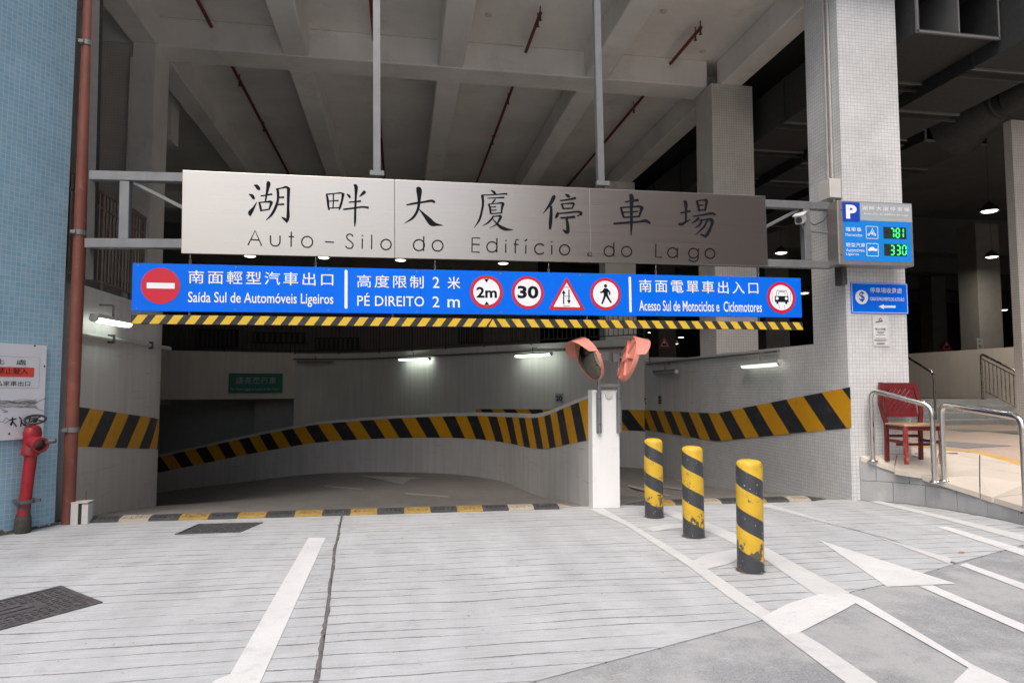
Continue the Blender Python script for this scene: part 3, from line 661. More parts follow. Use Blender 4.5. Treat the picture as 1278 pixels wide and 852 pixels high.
for y in (25, 29.5, 34.5, 40):
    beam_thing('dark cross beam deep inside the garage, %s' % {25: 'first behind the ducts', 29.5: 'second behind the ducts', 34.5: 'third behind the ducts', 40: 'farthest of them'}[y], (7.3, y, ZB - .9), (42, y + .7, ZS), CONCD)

def column(name, label, x0, x1, y0, y1, z0, z1, mat, hazard=False, grp=None):
    t = thing(name, label, 'column', ((x0 + x1) / 2, (y0 + y1) / 2, z0), grp)
    o = MB().box((x0, y0, z0), (x1, y1, z1)).build('shaft', mat, t); bevel(o, .008, 2)
    if hazard:
        for s_ in range(6):
            xa = x0 + (s_ - 2) * .35
            pts = [(xa, z0), (xa + .35, z0), (xa + 1.05, z0 + 1.0), (xa + .7, z0 + 1.0)]
            pts = clip(pts, x0, x1, z0, z0 + 1.0)
            if len(pts) > 2:
                g = MB(); flat(g, pts, y0 - .006); g.build('hazard_stripe', (BLK, ORA)[s_ % 2], t)
    return t
def clip(poly, x0, x1, z0, z1):
    for ax, lim, sg in ((0, x0, 1), (0, x1, -1), (1, z0, 1), (1, z1, -1)):
        out = []
        for i in range(len(poly)):
            a, b = poly[i - 1], poly[i]; da, db = (a[ax] - lim) * sg, (b[ax] - lim) * sg
            if (da < 0) != (db < 0):
                t = da / (da - db); out.append(tuple(a[k] + (b[k] - a[k]) * t for k in (0, 1)))
            if db >= 0: out.append(b)
        poly = out
        if not poly: return []
    return poly
column('tiled_column', 'big white tiled column at the street, bearing the blue parking signs', 6.495, 7.49, 9.1, 9.94, -.1, ZB - .103, TILEW)
column('tiled_column', 'second white tiled column, rising behind the right end of the signs', 6.505, 7.45, 13.34, 14.13, 2.0, ZB - .002, TILEG)
column('column', 'plain pale column glimpsed above the steel sign near its right end', 6.3, 7.3, 20.42, 21.08, -1.5, ZB - .002, CONC)
c = column('column', 'left cream column with a rough edge behind the railing', -5.02, -4.62, 13.44, 14.2, 2.5, ZB - .002, CONC)
g = MB(); g.box((-6.9, 13.52, 2.5), (-5.022, 14.1, ZB - .002)); tag(g.build('tiled_wall_panel', tile_mat('warm mosaic tile', (.64, .59, .54), (.66, .61, .56), (.50, .46, .42), .055, .003)), 'cream tiled wall panel beside the left column', 'wall')
g = MB(); g.box((-5.06, 13.43, 2.5), (-5.022, 13.518, ZB - .3)); g.build('joint_strip', CONC, c)
column('tiled_column', 'grey tiled column at the far right edge with the louvre beside it', 12.52, 13.3, 12.04, 12.24, .62, 7.2, TILEG)
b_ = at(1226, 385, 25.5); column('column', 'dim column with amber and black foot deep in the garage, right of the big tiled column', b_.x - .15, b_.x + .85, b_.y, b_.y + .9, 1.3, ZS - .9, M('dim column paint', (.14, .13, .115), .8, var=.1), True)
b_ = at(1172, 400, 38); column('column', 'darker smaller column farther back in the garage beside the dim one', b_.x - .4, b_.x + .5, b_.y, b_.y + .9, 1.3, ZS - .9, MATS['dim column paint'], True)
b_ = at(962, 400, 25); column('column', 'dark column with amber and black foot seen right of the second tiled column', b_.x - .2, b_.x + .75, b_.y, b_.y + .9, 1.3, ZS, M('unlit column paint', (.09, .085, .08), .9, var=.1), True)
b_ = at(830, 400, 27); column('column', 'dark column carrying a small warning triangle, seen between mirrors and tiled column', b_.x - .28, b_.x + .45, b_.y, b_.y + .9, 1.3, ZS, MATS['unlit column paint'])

# enclosure of the garage
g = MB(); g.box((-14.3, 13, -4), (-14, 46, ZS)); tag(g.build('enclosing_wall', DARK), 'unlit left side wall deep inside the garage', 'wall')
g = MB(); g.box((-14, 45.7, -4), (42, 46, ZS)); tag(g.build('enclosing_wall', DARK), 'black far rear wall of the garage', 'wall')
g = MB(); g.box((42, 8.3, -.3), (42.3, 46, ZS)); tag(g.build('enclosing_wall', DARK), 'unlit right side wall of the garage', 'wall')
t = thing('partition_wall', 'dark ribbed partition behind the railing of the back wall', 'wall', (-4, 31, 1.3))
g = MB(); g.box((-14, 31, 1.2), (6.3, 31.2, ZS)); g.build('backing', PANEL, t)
rib = None
for i in range(102):
    x = -13.9 + i * .2
    if rib is None: rib = MB().box((0, 30.94, 1.3), (.09, 31, 5.6)).build('rib', PANEL, t); rib.location = (x, 0, 0)
    else: c = rib.copy(); c.location = (x, 0, 0); COL.objects.link(c)
for x, z, w_, h_ in ((-8.6, 3.3, 1.7, .8), (-3.7, 3.25, 1.9, .55), (2.6, 3.6, 1.1, 1.0), (-6.3, 3.5, 2.2, .5)):
    t = thing('vent_grille', 'black louvred vent low on the dark partition, %s' % {-8.6: 'leftmost', -3.7: 'long one at the middle', 2.6: 'behind the left mirror', -6.3: 'grey one above the green sign'}[x], 'vent', (x, 30.9, z))
    MB().box((x, 30.86, z), (x + w_, 30.93, z + h_)).build('frame', DARK, t)
    for k in range(9):
        MB().box((x + .05 + k * (w_ - .1) / 9, 30.82, z + .04), (x + .05 + (k + .5) * (w_ - .1) / 9, 30.86, z + h_ - .04)).build('slat', M('vent slat', (.12, .11, .1), .7), t)
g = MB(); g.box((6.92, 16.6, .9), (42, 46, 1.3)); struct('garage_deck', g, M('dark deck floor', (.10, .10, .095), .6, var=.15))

# upper storeys above the entrance
g = MB(); g.box((-14, 8.2, ZS + .41), (42, 46, 22)); tag(g.build('upper_storeys', TILEG), 'tiled upper storeys standing over the garage entrance', 'building')

# ceiling sprinkler pipes
for x, a, b in ((-3.66, 11.0, 13.5), (-.59, 11.4, 13.5), (2.5, 12.0, 13.5), (5.66, 12.0, 13.5)):
    nmx = {-3.66: 'left', -.59: 'second from left', 2.5: 'third from left', 5.66: 'right'}[x]
    for y0, y1, wh in ((a, b, 'in front of the cross beam'), (14.24, 25.9, 'behind the cross beam')):
        t = thing('sprinkler_pipe', f'red sprinkler pipe under the {nmx} bay {wh}', 'pipe', (x, y0, 8.5))
        MB().tube([(x, y0, 8.56), (x, y1, 8.56)], .035, 8).build('pipe', SPRINK, t, smooth=True)
        for y in ([y0 + .02, y0 + .25] if y1 < 14 else [y0 + 1.6, y0 + 4.4]):
            MB().tube([(x, y, 8.56), (x, y, ZS - .002)], .012, 6).build('hanger', DKSTEEL, t)
            MB().tube([(x, y, 8.53), (x, y, 8.45), (x, y, 8.43)], [.02, .02, .035], 8).build('sprinkler_head', DKSTEEL, t)
for px, py, wh in ((610, 18, 'middle bay'), (877, 64, 'right bay beside the column'), (828, 14, 'right bay near the front')):
    p = onz(px, py, ZS); g = MB(); g.lathe([(.0, 0), (.07, 0), (.06, -.03), (.0, -.03)], (p.x, p.y, ZS - .002), n=12); tag(g.build('ceiling_detector', PLAS, smooth=True), 'small round detector on the ceiling of the ' + wh, 'detector')

# ducts
def duct(label, x0, x1, z0, z1, y0, y1, step, open_=False):
    t = thing('air_duct', label, 'duct', ((x0 + x1) / 2, y0, z0), 'galvanised air ducts under the right ceiling')
    e = .012
    MB().box((x0, y0, z0), (x1, y1, z0 + e)).build('bottom_panel', DUCT, t); MB().box((x0, y0, z1 - e), (x1, y1, z1)).build('top_panel', DUCT, t)
    MB().box((x0, y0, z0 + e), (x0 + e, y1, z1 - e)).build('side_panel', DUCT, t); MB().box((x1 - e, y0, z0 + e), (x1, y1, z1 - e)).build('side_panel', DUCT, t)
    if open_: MB().box(((x0 + x1) / 2 - .012, y0, z0 + e), ((x0 + x1) / 2 + .012, y0 + 3.5, z1 - e)).build('splitter', DUCTE, t)
    y = y0; k = 0
    while y < y1:
        MB().box((x0 - .03, y, z0 - .035), (x1 + .03, y + .04, z0 - .001)).build('flange', DUCTE, t)
        MB().box((x0 - .035, y, z0 - .03), (x0 - .001, y + .03, z1)).build('flange', DUCTE if k == 0 else DUCT, t)
        if k == 0: MB().box((x1 + .001, y, z0 - .03), (x1 + .025, y + .03, z1)).build('flange', DUCTE, t)
        if k: MB().beam((x0 - .1, y + .2, z0 - .06), (x1 + .1, y + .2, z0 - .06), .04, .04).build('hanger_bar', DKSTEEL, t)
        y += step * (1 if k % 2 else .8); k += 1
    return t
duct('large open-ended grey air duct beside the top of the big tiled column', 7.65, 9.03, 7.0, 7.9, 8.82, 30, 2.0, True)
duct('wide grey air duct with ribbed flanges, second from the tiled column', 9.10, 10.36, 6.79, 7.6, 8.0, 30, 1.7)
dc = ony(1222, 142, 12.3)
duct('lower grey air duct ending in a round collar at the far right', dc.x - .75, dc.x + .75, dc.z - .38, dc.z + .35, 12.9, 32, 2.2)
t = bpy.data.objects['air_duct.002']; rr = .27
g = MB(); pr = [(.70, 0), (.56, -.35), (rr + .05, -1.0), (rr, -1.05), (rr + .04, -1.07), (rr + .04, -1.12), (rr, -1.14), (rr, -1.3)]
g.lathe([(a * 1., b) for a, b in pr], (dc.x, 12.88, dc.z), (0.0, 1, 0), 24); o = g.build('round_collar', DUCT, t, smooth=True)
g = MB(); g.tube([(dc.x, 11.6, dc.z), (dc.x + .05, 11.3, dc.z), (dc.x + .3, 11.0, dc.z + .02), (dc.x + .8, 10.9, dc.z + .05), (dc.x + 4, 10.8, dc.z + .05)], rr, 18); g.build('round_pipe', DUCT, t, smooth=True)
t = thing('louvre_panel', 'black slatted louvre beside the far right column', 'louvre', (13.4, 12.3, 3))
MB().box((13.42, 12.5, 2.7), (16, 12.6, 7)).build('frame', DARK, t)
for k in range(40): MB().box((13.45, 12.4, 2.75 + k * .105), (16, 12.49, 2.79 + k * .105)).build('slat', DKSTEEL, t)

# downlights
lamp0 = None
DL = [(312, 320, 'above the left end of the blue sign'), (404, 322, 'second from left in the gap between the signs'), (500, 325, 'third from left in the gap between the signs'), (628, 329, 'fourth from left in the gap between the signs'),
      (755, 329, 'fifth from left in the gap between the signs'), (975, 316, 'right of the steel sign under its frame'), (1235, 264, 'large hanging one at the right, nearest'), (1238, 321, 'right side, below the nearest one'),
      (1204, 392, 'low right, left of the dim column'), (1252, 387, 'low right at the far column'), (812, 415, 'low beside the warning triangle'),
      (850, 421, 'low, just right of the warning triangle'), (843, 429, 'lowest by the warning triangle'), (812, 427, 'under the one beside the triangle'), (1003, 366, 'right of the no cars symbol')]
for px, py, wh in DL:
    z = 6.15 if py < 340 else 5.2
    v, f = ray(px, py); p = O + v * ((z - EYE) / v.z)
    if p.y > 44: p = O + v * (42 / v.y)
    if lamp0 is None:
        lamp0 = thing('hanging_downlight', 'x', 'light', (0, 0, 0))
        MB().lathe([(.03, .30), (.06, .26), (.16, .2), (.25, .08), (.27, 0), (.255, 0), (.2, .1), (.0, .2)], n=20).build('shade', DKSTEEL, lamp0, smooth=True)
        MB().lathe([(0, -.03), (.12, -.025), (.2, -.005), (.22, .03), (.1, .06), (0, .06)], n=16).build('bulb', LAMPG, lamp0, smooth=True)
        MB().tube([(0, 0, .3), (0, 0, 2.5)], .006, 5).build('stem', DKSTEEL, lamp0)
        L_ = lamp0
    else: L_ = copy_tree(lamp0)
    tag(L_, f'round hanging downlight glowing in the dark, {wh}', 'light', 'downlights hanging in the garage'); L_.matrix_basis = Matrix.Translation(p) @ Matrix.Scale(.85, 4)
    if px in (1235, 1238):
        al = bpy.data.lights.new('lamp_light', 'AREA'); al.shape = 'DISK'; al.size = .45; al.energy = 100; al.color = (1, .93, .82); ao = bpy.data.objects.new('lamp_light', al); COL.objects.link(ao); ao.location = p - Vector((0, 0, .06))

# ================================================================== BLUE BUILDING, DOWNPIPE
pb = Vector((-4.05, 9.04, 0)); dv = Vector((-.31, -.52, 0)).normalized()
t = thing('blue_tiled_building', 'corner of a building in light blue mosaic tile at the left edge', 'building', mat=Matrix.Translation(pb) @ Matrix.Rotation(math.atan2(-dv.y, -dv.x), 4, 'Z'))
g = MB(); g.prism([(-7, 0), (0, 0), (-1.2, 9), (-8, 9)], -.05, 16); g.build('wall', TILEB, t, local=True)
g = MB()
for i in range(26):                                  # mossy grime in the corner with the ground
    a = -3.2 + i * .125; h = random.uniform(.02, .10); g.add([(a, -.02, 0), (a + .15, -.02, 0), (a + .11, -.004, h), (a + .03, -.004, h * .8)], [(0, 1, 2, 3)])
g.build('grime', M('moss and grime', (.07, .068, .055), .95, var=.4, scale=20), t, local=True)
t = thing('downpipe', 'rust red painted drainpipe running down the corner of the blue tiled building', 'pipe', (-3.95, 9.13, 0))
MB().tube([(-3.93, 9.10, 0), (-3.93, 9.10, 9)], .072, 20).build('pipe', RUSTR, t, smooth=True)
for py in (56, 291, 536):
    z = at(85, py, 8.35).z; g = MB(); g.lathe([(.073, -.03), (.083, -.03), (.083, .03), (.073, .03)], (-3.93, 9.10, z), n=20); g.box((-4.0, 9.0, z - .02), (-3.94, 9.015, z + .02)); g.build('bracket', STEELF, t, smooth=True)
t = thing('junction_cover', 'open pale metal box lying on the ground by the red downpipe', 'box', (-3.78, 9.2, 0))
bevel(MB().box((-3.87, 9.02, 0), (-3.79, 9.035, .25)).build('lid', PLAS, t), .003)
bevel(MB().box((-3.765, 9.05, .0), (-3.69, 9.2, .24)).build('box', PLAS, t), .006)
MB().box((-3.79, 9.04, .0), (-3.766, 9.2, .238)).build('dark_gap', DARK, t)
MB().box((-3.88, 9.036, .251), (-3.69, 9.22, .262)).build('top_flap', BEIGE, t)
MB().tube([(-3.74, 9.1, .28), (-3.74, 9.1, .38)], .006, 5).build('rod', RUSTR, t)

# fire hydrant standpipe
h0 = Vector((-4.16, 8.63, 0))
t = thing('fire_hydrant', 'worn red standpipe hydrant with black handwheel in front of the blue tiles', 'hydrant', h0)
def hp(x, y, z): return h0 + Vector((x, y, z * .885))
lean = .045
MB().tube([hp(-.03, 0, 0), hp(-.025, 0, .3), hp(.0, 0, .72), hp(.02, 0, 1.0)], .062, 18).build('standpipe', RED, t, smooth=True)
MB().lathe([(.073, 0), (.085, .02), (.08, .16), (.072, .2)], hp(-.032, 0, -.002), n=16).build('mossy_foot', M('mossy foot', (.055, .05, .04), .9, var=.4, scale=20), t, smooth=True)
g = MB(); g.lathe([(.07, -.02), (.1, -.02), (.1, .02), (.07, .02)], hp(-.012, 0, .40), n=14); g.beam(hp(-.16, 0, .40), hp(.14, 0, .41), .03, .035); g.build('clamp', IRON, t, smooth=True)
MB().lathe([(.07, .0), (.092, .02), (.092, .09), (.08, .12), (.085, .2), (.095, .26), (.08, .32), (.05, .35), (.0, .36)], hp(.012, 0, .97), (lean, 0, 1), 18).build('valve_body', RED, t, smooth=True)
g = MB(); g.lathe([(.075, 0), (.07, .12), (.09, .14), (.09, .19), (.065, .19), (.06, .1)], hp(.04, -.02, 1.16), (.75, -.62, -.2), 18); g.build('outlet', RED, t, smooth=True)
g = MB(); g.lathe([(.0, .1), (.065, .1)], hp(.04, -.02, 1.16), (.75, -.62, -.2), 18); g.build('outlet_inside', BRONZE, t)
g = MB(); g.tube([hp(.2, -.08, 1.16), hp(.30, -.06, 1.17)], .028, 8); g.build('lug', IRON, t, smooth=True)
g = MB(); g.tube([hp(.03, 0, 1.30), hp(.045, 0, 1.46)], .018, 8); g.build('spindle', IRON, t)
wc = hp(.05, -.01, 1.44); wn_ = Vector((.12, -.42, .9)).normalized(); u_ = wn_.orthogonal().normalized(); v_ = wn_.cross(u_); g = MB()
g.tube([wc + (u_ * math.cos(a * PI / 14) + v_ * math.sin(a * PI / 14)) * .10 for a in range(29)], .014, 8, False)
for k in range(4): g.tube([wc, wc + (u_ * math.cos(k * PI / 2 + .5) + v_ * math.sin(k * PI / 2 + .5)) * .10], .010, 6)
g.tube([wc - wn_ * .02, wc + wn_ * .02], .028, 10); g.build('handwheel', BLK, t, smooth=True)

# white notice board on the blue wall
off_ = Vector((-dv.y * -1, dv.x * -1, 0));
nrm = Vector((.86, -.51, 0))
bo = pb + dv * 3.0 + nrm * .012; bo.z = 1.0
P = Plane(bo, -dv)
x1_, _z = P.uv(55, 490); x0_ = P.uv(-95, 470)[0]; zt_b = P.uv(57, 431)[1]; zb_b = P.uv(53, 546)[1]
t = thing('notice_board', 'white notice board with red band and pencil drawing on the blue tiles', 'sign', mat=P.M)
bevel(MB().box((x0_, -.018, zb_b), (x1_, .0, zt_b)).build('board', BOARDW, t, local=True), .003)
def pxr(a, b): return P.uv(a, b)
g = MB(); a = pxr(-60, 456); b = pxr(41, 470.5); flat(g, [(a[0], a[1]), (b[0], a[1]), (b[0], b[1]), (a[0], b[1])], -.020); g.build('red_band', BOARDR, t, local=True)
g = MB()
for tt, aa, bb in (('此　處', (-9, 447.5), (31, 455.5)), ('禁止駛入', (-5, 458.5), (33, 467)), ('私家車出口', (-7, 475), (36, 481.5))):
    g = MB(); text_px(g, P, tt, aa, bb, -.022); g.build('lettering', INK, t, local=True)
g = MB(); a = pxr(-60, 442); b = pxr(47, 484); w_ = .003
for s in ([(a[0], a[1]), (b[0], a[1])], [(b[0], a[1]), (b[0], b[1])], [(b[0], b[1]), (a[0], b[1])]): stroke(g, [(s[0][0], s[0][1], w_), (s[1][0], s[1][1], w_)], -.020, smooth=False)
g.build('frame_line', SKETCH, t, local=True)
g = MB(); random.seed(3)
for k in range(16):
    y0 = 500 + random.uniform(-1, 8); pts = []
    for i in range(9):
        px = -12 + i * 7 + random.uniform(-2, 2); fan = (px - 25) / 30 * random.choice((-1, 1)) * 2 if px > 30 else 0
        q = pxr(px, y0 + random.uniform(-1.2, 1.2) + fan); pts.append((q[0], q[1], random.uniform(.002, .006)))
    stroke(g, pts, -.020 - k * .0002)
for L1 in ([(40, 504), (50, 499), (55, 497)], [(40, 507), (48, 511), (53, 513)], [(0, 511), (8, 513), (2, 514)], [(-5, 525), (2, 526), (6, 521), (9, 525), (4, 528)]):
    stroke(g, [(*pxr(*p), .007) for p in L1], -.0245)
g.build('pencil_drawing', SKETCH, t, local=True)
g = MB()
for L1 in ([(10, 524), (15, 523), (19, 522)], [(14, 520), (14, 526), (12, 531)], [(11, 530), (14, 526), (19, 532)], [(22, 520), (25, 524), (24, 532)], [(24, 525), (29, 531)], [(29, 523), (30, 530), (34, 531)], [(29, 524), (35, 521), (35, 530)]):
    stroke(g, [(*pxr(*p), .013) for p in L1], -.0225)
g.build('brush_writing', INK, t, local=True)
for px, py in ((54, 457), (10, 541), (42, 431.5)):
    q = pxr(px, py); g = MB(); disc(g, q[0], q[1], .012, -.0205, 10); g.build('screw', DKSTEEL, t, local=True)

# ================================================================== SIGN FRAME AND SIGNS
p0 = at(226, 316, 8.03); p1 = at(957, 332, 9.55)
P = Plane(p0, (p1.x - p0.x, p1.y - p0.y, p1.z - p0.z))
SW = P.uv(957, 290)[0]; SH = P.uv(226, 212)[1]; SH2 = P.uv(957, 245)[1]; SHm = (SH + SH2) / 2
t = thing('sign_frame', 'grey steel frame with hangers carrying the long signs across the entrance', 'frame', mat=P.M)
xl = P.uv(108, 215)[0] ; xr = P.uv(1040, 255)[0]
zt1 = P.uv(957, 252)[1]; zb1 = P.uv(957, 327)[1]
ztl = P.uv(168, 218.5)[1]; zbl = P.uv(168, 303)[1]
def fb(a, b, w_=.11, n='member', dy=.12):
    bevel(MB().beam((a[0], dy, a[1]), (b[0], dy, b[1]), w_, w_, (0, 1, 0)).build(n, STEELF, t, local=True), .006, 1)
fb((xl, ztl), (0.02, ztl + .02)); fb((xl - .03, zbl), (0.02, zbl + .02)); fb((.02, ztl + .02), (SW, zt1), .1, dy=.14); fb((.02, zbl + .02), (SW, zb1), .1, dy=.14)
fb((SW, zt1), (xr, zt1)); fb((SW, zb1), (xr, zb1))
xa = P.uv(152, 260)[0]; fb((xa, zbl + .055), (xa, ztl - .055), .11, dy=.121)
xa = P.uv(1012, 290)[0]; fb((xa, zb1 + .055), (xa, zt1 - .055), .11, dy=.121)
a = P.uv(162, 224); b = P.uv(228, 259); fb((a[0], a[1]), (b[0] + .1, b[1] - .04), .045, 'brace', .13)
a = P.uv(1003, 259); b = P.uv(957, 286); fb((b[0] - .1, b[1] - .02), (a[0], a[1]), .045, 'brace', .13)
xp = P.uv(105, 250)[0]; MB().box((xp - .042, .20, -.30), (xp + .042, .30, 5.3)).build('wall_post', DKSTEEL, t, local=True)
for px, py in ((470.5, 212), (753.5, 225)):
    a = P.uv(px, py); MB().box((a[0] - .045, .09, a[1] - .1), (a[0] + .045, .18, 4.9)).build('hanger_post', STEELF, t, local=True)
    MB().box((a[0] - .09, .02, a[1] - .06), (a[0] + .09, .085, a[1] + .0)).build('bracket', STEELF, t, local=True)
a = P.uv(1053, 345); MB().box((a[0] - .04, -.02, a[1] - .12), (a[0] + .04, .14, a[1] + .2)).build('foot_plate', DKSTEEL, t, local=True)

# brushed steel name sign
t = thing('steel_name_sign', 'long brushed steel sign with black Chinese characters and thin Latin letters', 'sign', mat=P.M)
cuts = [0, P.uv(492.5, 270)[0], P.uv(736, 280)[0], SW]
for a, b in zip(cuts, cuts[1:]):
    bevel(MB().box((a + .0015, 0, .0), (b - .0015, .035, SHm)).build('panel', BRUSH, t, local=True), .003, 2)
MB().box((0, .036, .0), (SW, .056, SHm - .01)).build('back_tray', DKSTEEL, t, local=True)
def zz(ox, oy, s): return lambda x, y: P.uv(ox + x / s, oy + y / s)
S1 = (290, 215, 6.726); S2 = (480, 215, 6.726); S3 = (660, 215, 5.112)
CH = [
 (S1, [[(183,110,8),(205,118,22),(222,140,22),(228,150,6)], [(140,185,6),(165,198,20),(180,222,16),(182,228,4)], [(205,250,3),(178,300,14),(150,340,26),(150,368,6)],
  [(238,200,8),(285,192,8),(335,184,12)], [(292,80,10),(303,95,26),(296,140,18),(285,200,12),(276,250,8)], [(225,250,10),(235,290,14),(243,328,12)], [(228,254,8),(280,250,8),(318,248,16),(338,256,10)],
  [(330,252,18),(318,285,12),(308,315,8)], [(243,322,8),(280,316,8),(312,310,8)], [(370,138,12),(382,160,16),(382,230,14),(365,290,16),(330,355,14),(282,404,2)], [(370,142,8),(420,132,8),(450,125,14),(480,140,14)],
  [(472,130,20),(470,200,18),(468,300,16),(468,370,20),(458,412,14),(450,422,4)], [(412,376,4),(440,395,18),(457,412,14)], [(385,212,8),(435,210,12)], [(382,272,8),(435,268,12)]]),
 (S1, [[(790,182,10),(800,230,16),(805,280,14),(812,318,10)], [(790,186,10),(850,180,7),(910,175,10),(940,188,14)], [(930,180,18),(920,240,14),(905,290,14),(897,318,6)], [(848,186,8),(848,240,8),(845,302,8)],
  [(812,244,6),(850,240,7),(892,238,9)], [(808,302,7),(850,300,7),(900,298,8)], [(962,184,6),(980,200,16),(990,216,10)], [(1115,160,20),(1095,180,18),(1065,206,3)], [(978,252,8),(1030,248,9),(1080,242,12)],
  [(930,312,10),(1000,304,11),(1090,292,11),(1145,298,14)], [(1018,108,8),(1038,122,24),(1036,200,15),(1032,300,14),(1030,400,15),(1027,455,6)]]),
 (S2, [[(183,275,8),(250,262,13),(330,250,12),(395,240,16),(422,255,14)], [(265,138,12),(288,148,36),(290,220,22),(286,280,17),(272,330,16),(235,385,14),(165,430,2)], [(290,310,4),(330,355,18),(375,405,34),(400,430,34),(440,440,16),(492,447,2)]]),
 (S2, [[(892,150,5),(918,168,16),(930,188,14)], [(815,192,8),(900,190,7),(1000,182,9),(1030,184,14)], [(820,192,18),(826,260,15),(815,330,14),(795,400,13),(750,470,2)], [(862,218,6),(930,216,7),(1005,212,11)],
  [(930,225,8),(912,250,10),(900,262,6)], [(872,265,10),(885,300,14),(890,348,12)], [(872,268,6),(940,262,6),(985,258,12),(1005,270,8)], [(995,262,20),(985,300,14),(980,345,10)], [(890,293,5),(935,290,7)],
  [(892,320,5),(940,318,7)], [(888,348,7),(930,346,7),(982,342,8)], [(915,365,10),(895,395,12),(865,425,10),(822,450,2)], [(910,372,6),(950,368,8),(975,372,16),(960,405,14),(935,440,8),(882,468,2)],
  [(905,390,4),(940,430,10),(975,460,20),(1010,476,20),(1045,482,12),(1080,482,2)]]),
 (S3, [[(155,148,10),(158,160,18),(135,205,14),(90,265,2)], [(142,215,10),(142,260,14),(138,320,16),(135,365,10)], [(232,140,4),(248,150,14),(262,160,8)], [(200,182,6),(250,175,7),(300,165,12)],
  [(208,200,8),(215,218,9),(220,235,8)], [(208,203,5),(250,199,6),(288,198,10)], [(288,198,12),(282,215,8),(275,232,6)], [(220,232,6),(250,231,6),(278,230,6)], [(185,255,6),(180,275,14),(170,294,6)],
  [(185,264,6),(250,258,7),(310,252,8),(340,264,14)], [(338,264,12),(320,275,6),(305,278,2)], [(200,292,7),(250,289,9),(295,284,12)], [(240,292,10),(248,340,14),(248,378,16),(243,392,6)], [(216,366,3),(232,378,12),(243,388,10)]]),
 (S3, [[(612,190,6),(650,183,8),(700,178,14)], [(640,145,8),(655,158,22),(654,240,14),(654,330,13),(652,403,4)], [(585,222,8),(595,255,12),(606,290,10)], [(588,226,7),(650,222,7),(705,218,10),(730,228,10)],
  [(722,224,18),(712,255,12),(702,288,8)], [(606,288,7),(650,286,7),(706,282,8)], [(602,256,6),(650,254,6),(695,250,7)], [(538,328,8),(620,322,10),(700,316,9),(745,310,14),(775,326,10)]]),
 (S3, [[(965,260,8),(1000,254,8),(1032,248,12)], [(985,185,6),(1000,195,18),(1002,250,12),(1000,320,10)], [(953,330,10),(975,332,14),(1000,318,10),(1030,302,4)], [(1070,180,10),(1080,215,12),(1088,250,10)],
  [(1070,184,7),(1110,178,7),(1138,178,14)], [(1135,178,16),(1130,210,12),(1122,248,8)], [(1085,212,6),(1112,210,7)], [(1088,242,6),(1122,240,6)], [(1045,282,6),(1110,272,8),(1165,263,12),(1192,272,8)],
  [(1085,290,10),(1065,310,10),(1035,328,2)], [(1085,308,6),(1130,302,8),(1160,302,16),(1170,318,16),(1160,350,13),(1145,385,16),(1125,410,12),(1120,413,4)], [(1090,396,3),(1110,402,10),(1122,410,8)],
  [(1105,305,8),(1090,335,10),(1055,358,2)], [(1138,305,8),(1115,350,10),(1060,400,2)]])]
for (S, strokes) in CH:
    f = zz(*S); k_ = abs(f(101, 100)[0] - f(100, 100)[0]); g = MB()
    for i, st in enumerate(strokes): stroke(g, [(*f(x, y), w_ * k_ * 1.38) for x, y, w_ in st], -.004 - .0003 * i)
    g.build('character', INK, t, local=True)
g = MB(); lw = [0]
def ln(S, pts, w_=7.2, smooth=False):
    f = zz(*S); k_ = abs(f(101, 100)[0] - f(100, 100)[0]); lw[0] += 1
    w2 = w_ if S is not S3 else w_ * .76
    stroke(g, [(*f(x, y), w2 * k_ * 1.5) for x, y in pts], -.004 - .0001 * (lw[0] % 9), smooth=smooth)
def cr(S, cx, cy, r, a0=0, a1=360, ry=None):
    n = 28; ln(S, [(cx + r * math.cos(math.radians(a0 + (a1 - a0) * i / n)), cy + (ry or r) * math.sin(math.radians(a0 + (a1 - a0) * i / n))) for i in range(n + 1)])
def done(): 
    global g
    g.build('letter', INK, t, local=True); g = MB()
ln(S1, [(131,612),(191,490),(246,617)]); ln(S1, [(152,565),(226,570)]); done()
ln(S1, [(320,530),(320,580),(324,600),(337,615),(360,620),(383,614),(396,600),(400,582),(400,532)]); done()
ln(S1, [(495,500),(493,625)]); ln(S1, [(473,540),(518,541)]); done()
cr(S1, 628, 585, 46); done()
ln(S1, [(779,584),(853,588)]); done()
ln(S1, [(1012,540),(1005,526),(990,519),(972,521),(960,533),(961,552),(975,568),(998,584),(1012,602),(1012,622),(1000,637),(980,640),(962,634),(950,618)]); done()
ln(S1, [(1091,556),(1090,642)]); ln(S1, [(1092,527),(1092,536)], 9); done()
ln(S1, [(1170,524),(1169,645)]); done()
cr(S2, 12, 607, 43); done()
cr(S2, 288, 612, 46); ln(S2, [(329,538),(327,660)]); done()
cr(S2, 445, 617, 45); done()
ln(S2, [(800,553),(735,551),(733,668),(798,672)]); ln(S2, [(735,604),(798,607)]); done()
cr(S2, 901, 627, 43); ln(S2, [(943,553),(941,674)]); done()
ln(S2, [(1017,600),(1016,677)]); ln(S2, [(1018,570),(1018,579)], 9); done()
ln(S2, [(1124,570),(1112,564),(1102,570),(1098,584),(1096,680)]); ln(S2, [(1083,604),(1124,607)]); done()
ln(S2, [(1186,610),(1184,684)]); ln(S2, [(1176,580),(1198,562)]); done()
cr(S3, 70, 490, 33, 40, 320); done()
ln(S3, [(146,465),(146,525)]); ln(S3, [(146,441),(146,448)], 9); done()
cr(S3, 228, 495, 32); done()
cr(S3, 512, 504, 32); ln(S3, [(542,447),(541,537)]); done()
cr(S3, 623, 506, 32); done()
ln(S3, [(810,457),(809,542),(848,543)]); done()
cr(S3, 916, 513, 31); ln(S3, [(947,482),(946,546)]); done()
cr(S3, 1050, 517, 31); ln(S3, [(1081,486),(1080,548),(1072,564),(1050,571),(1030,565),(1020,552)]); done()
cr(S3, 1155, 519, 31); done()
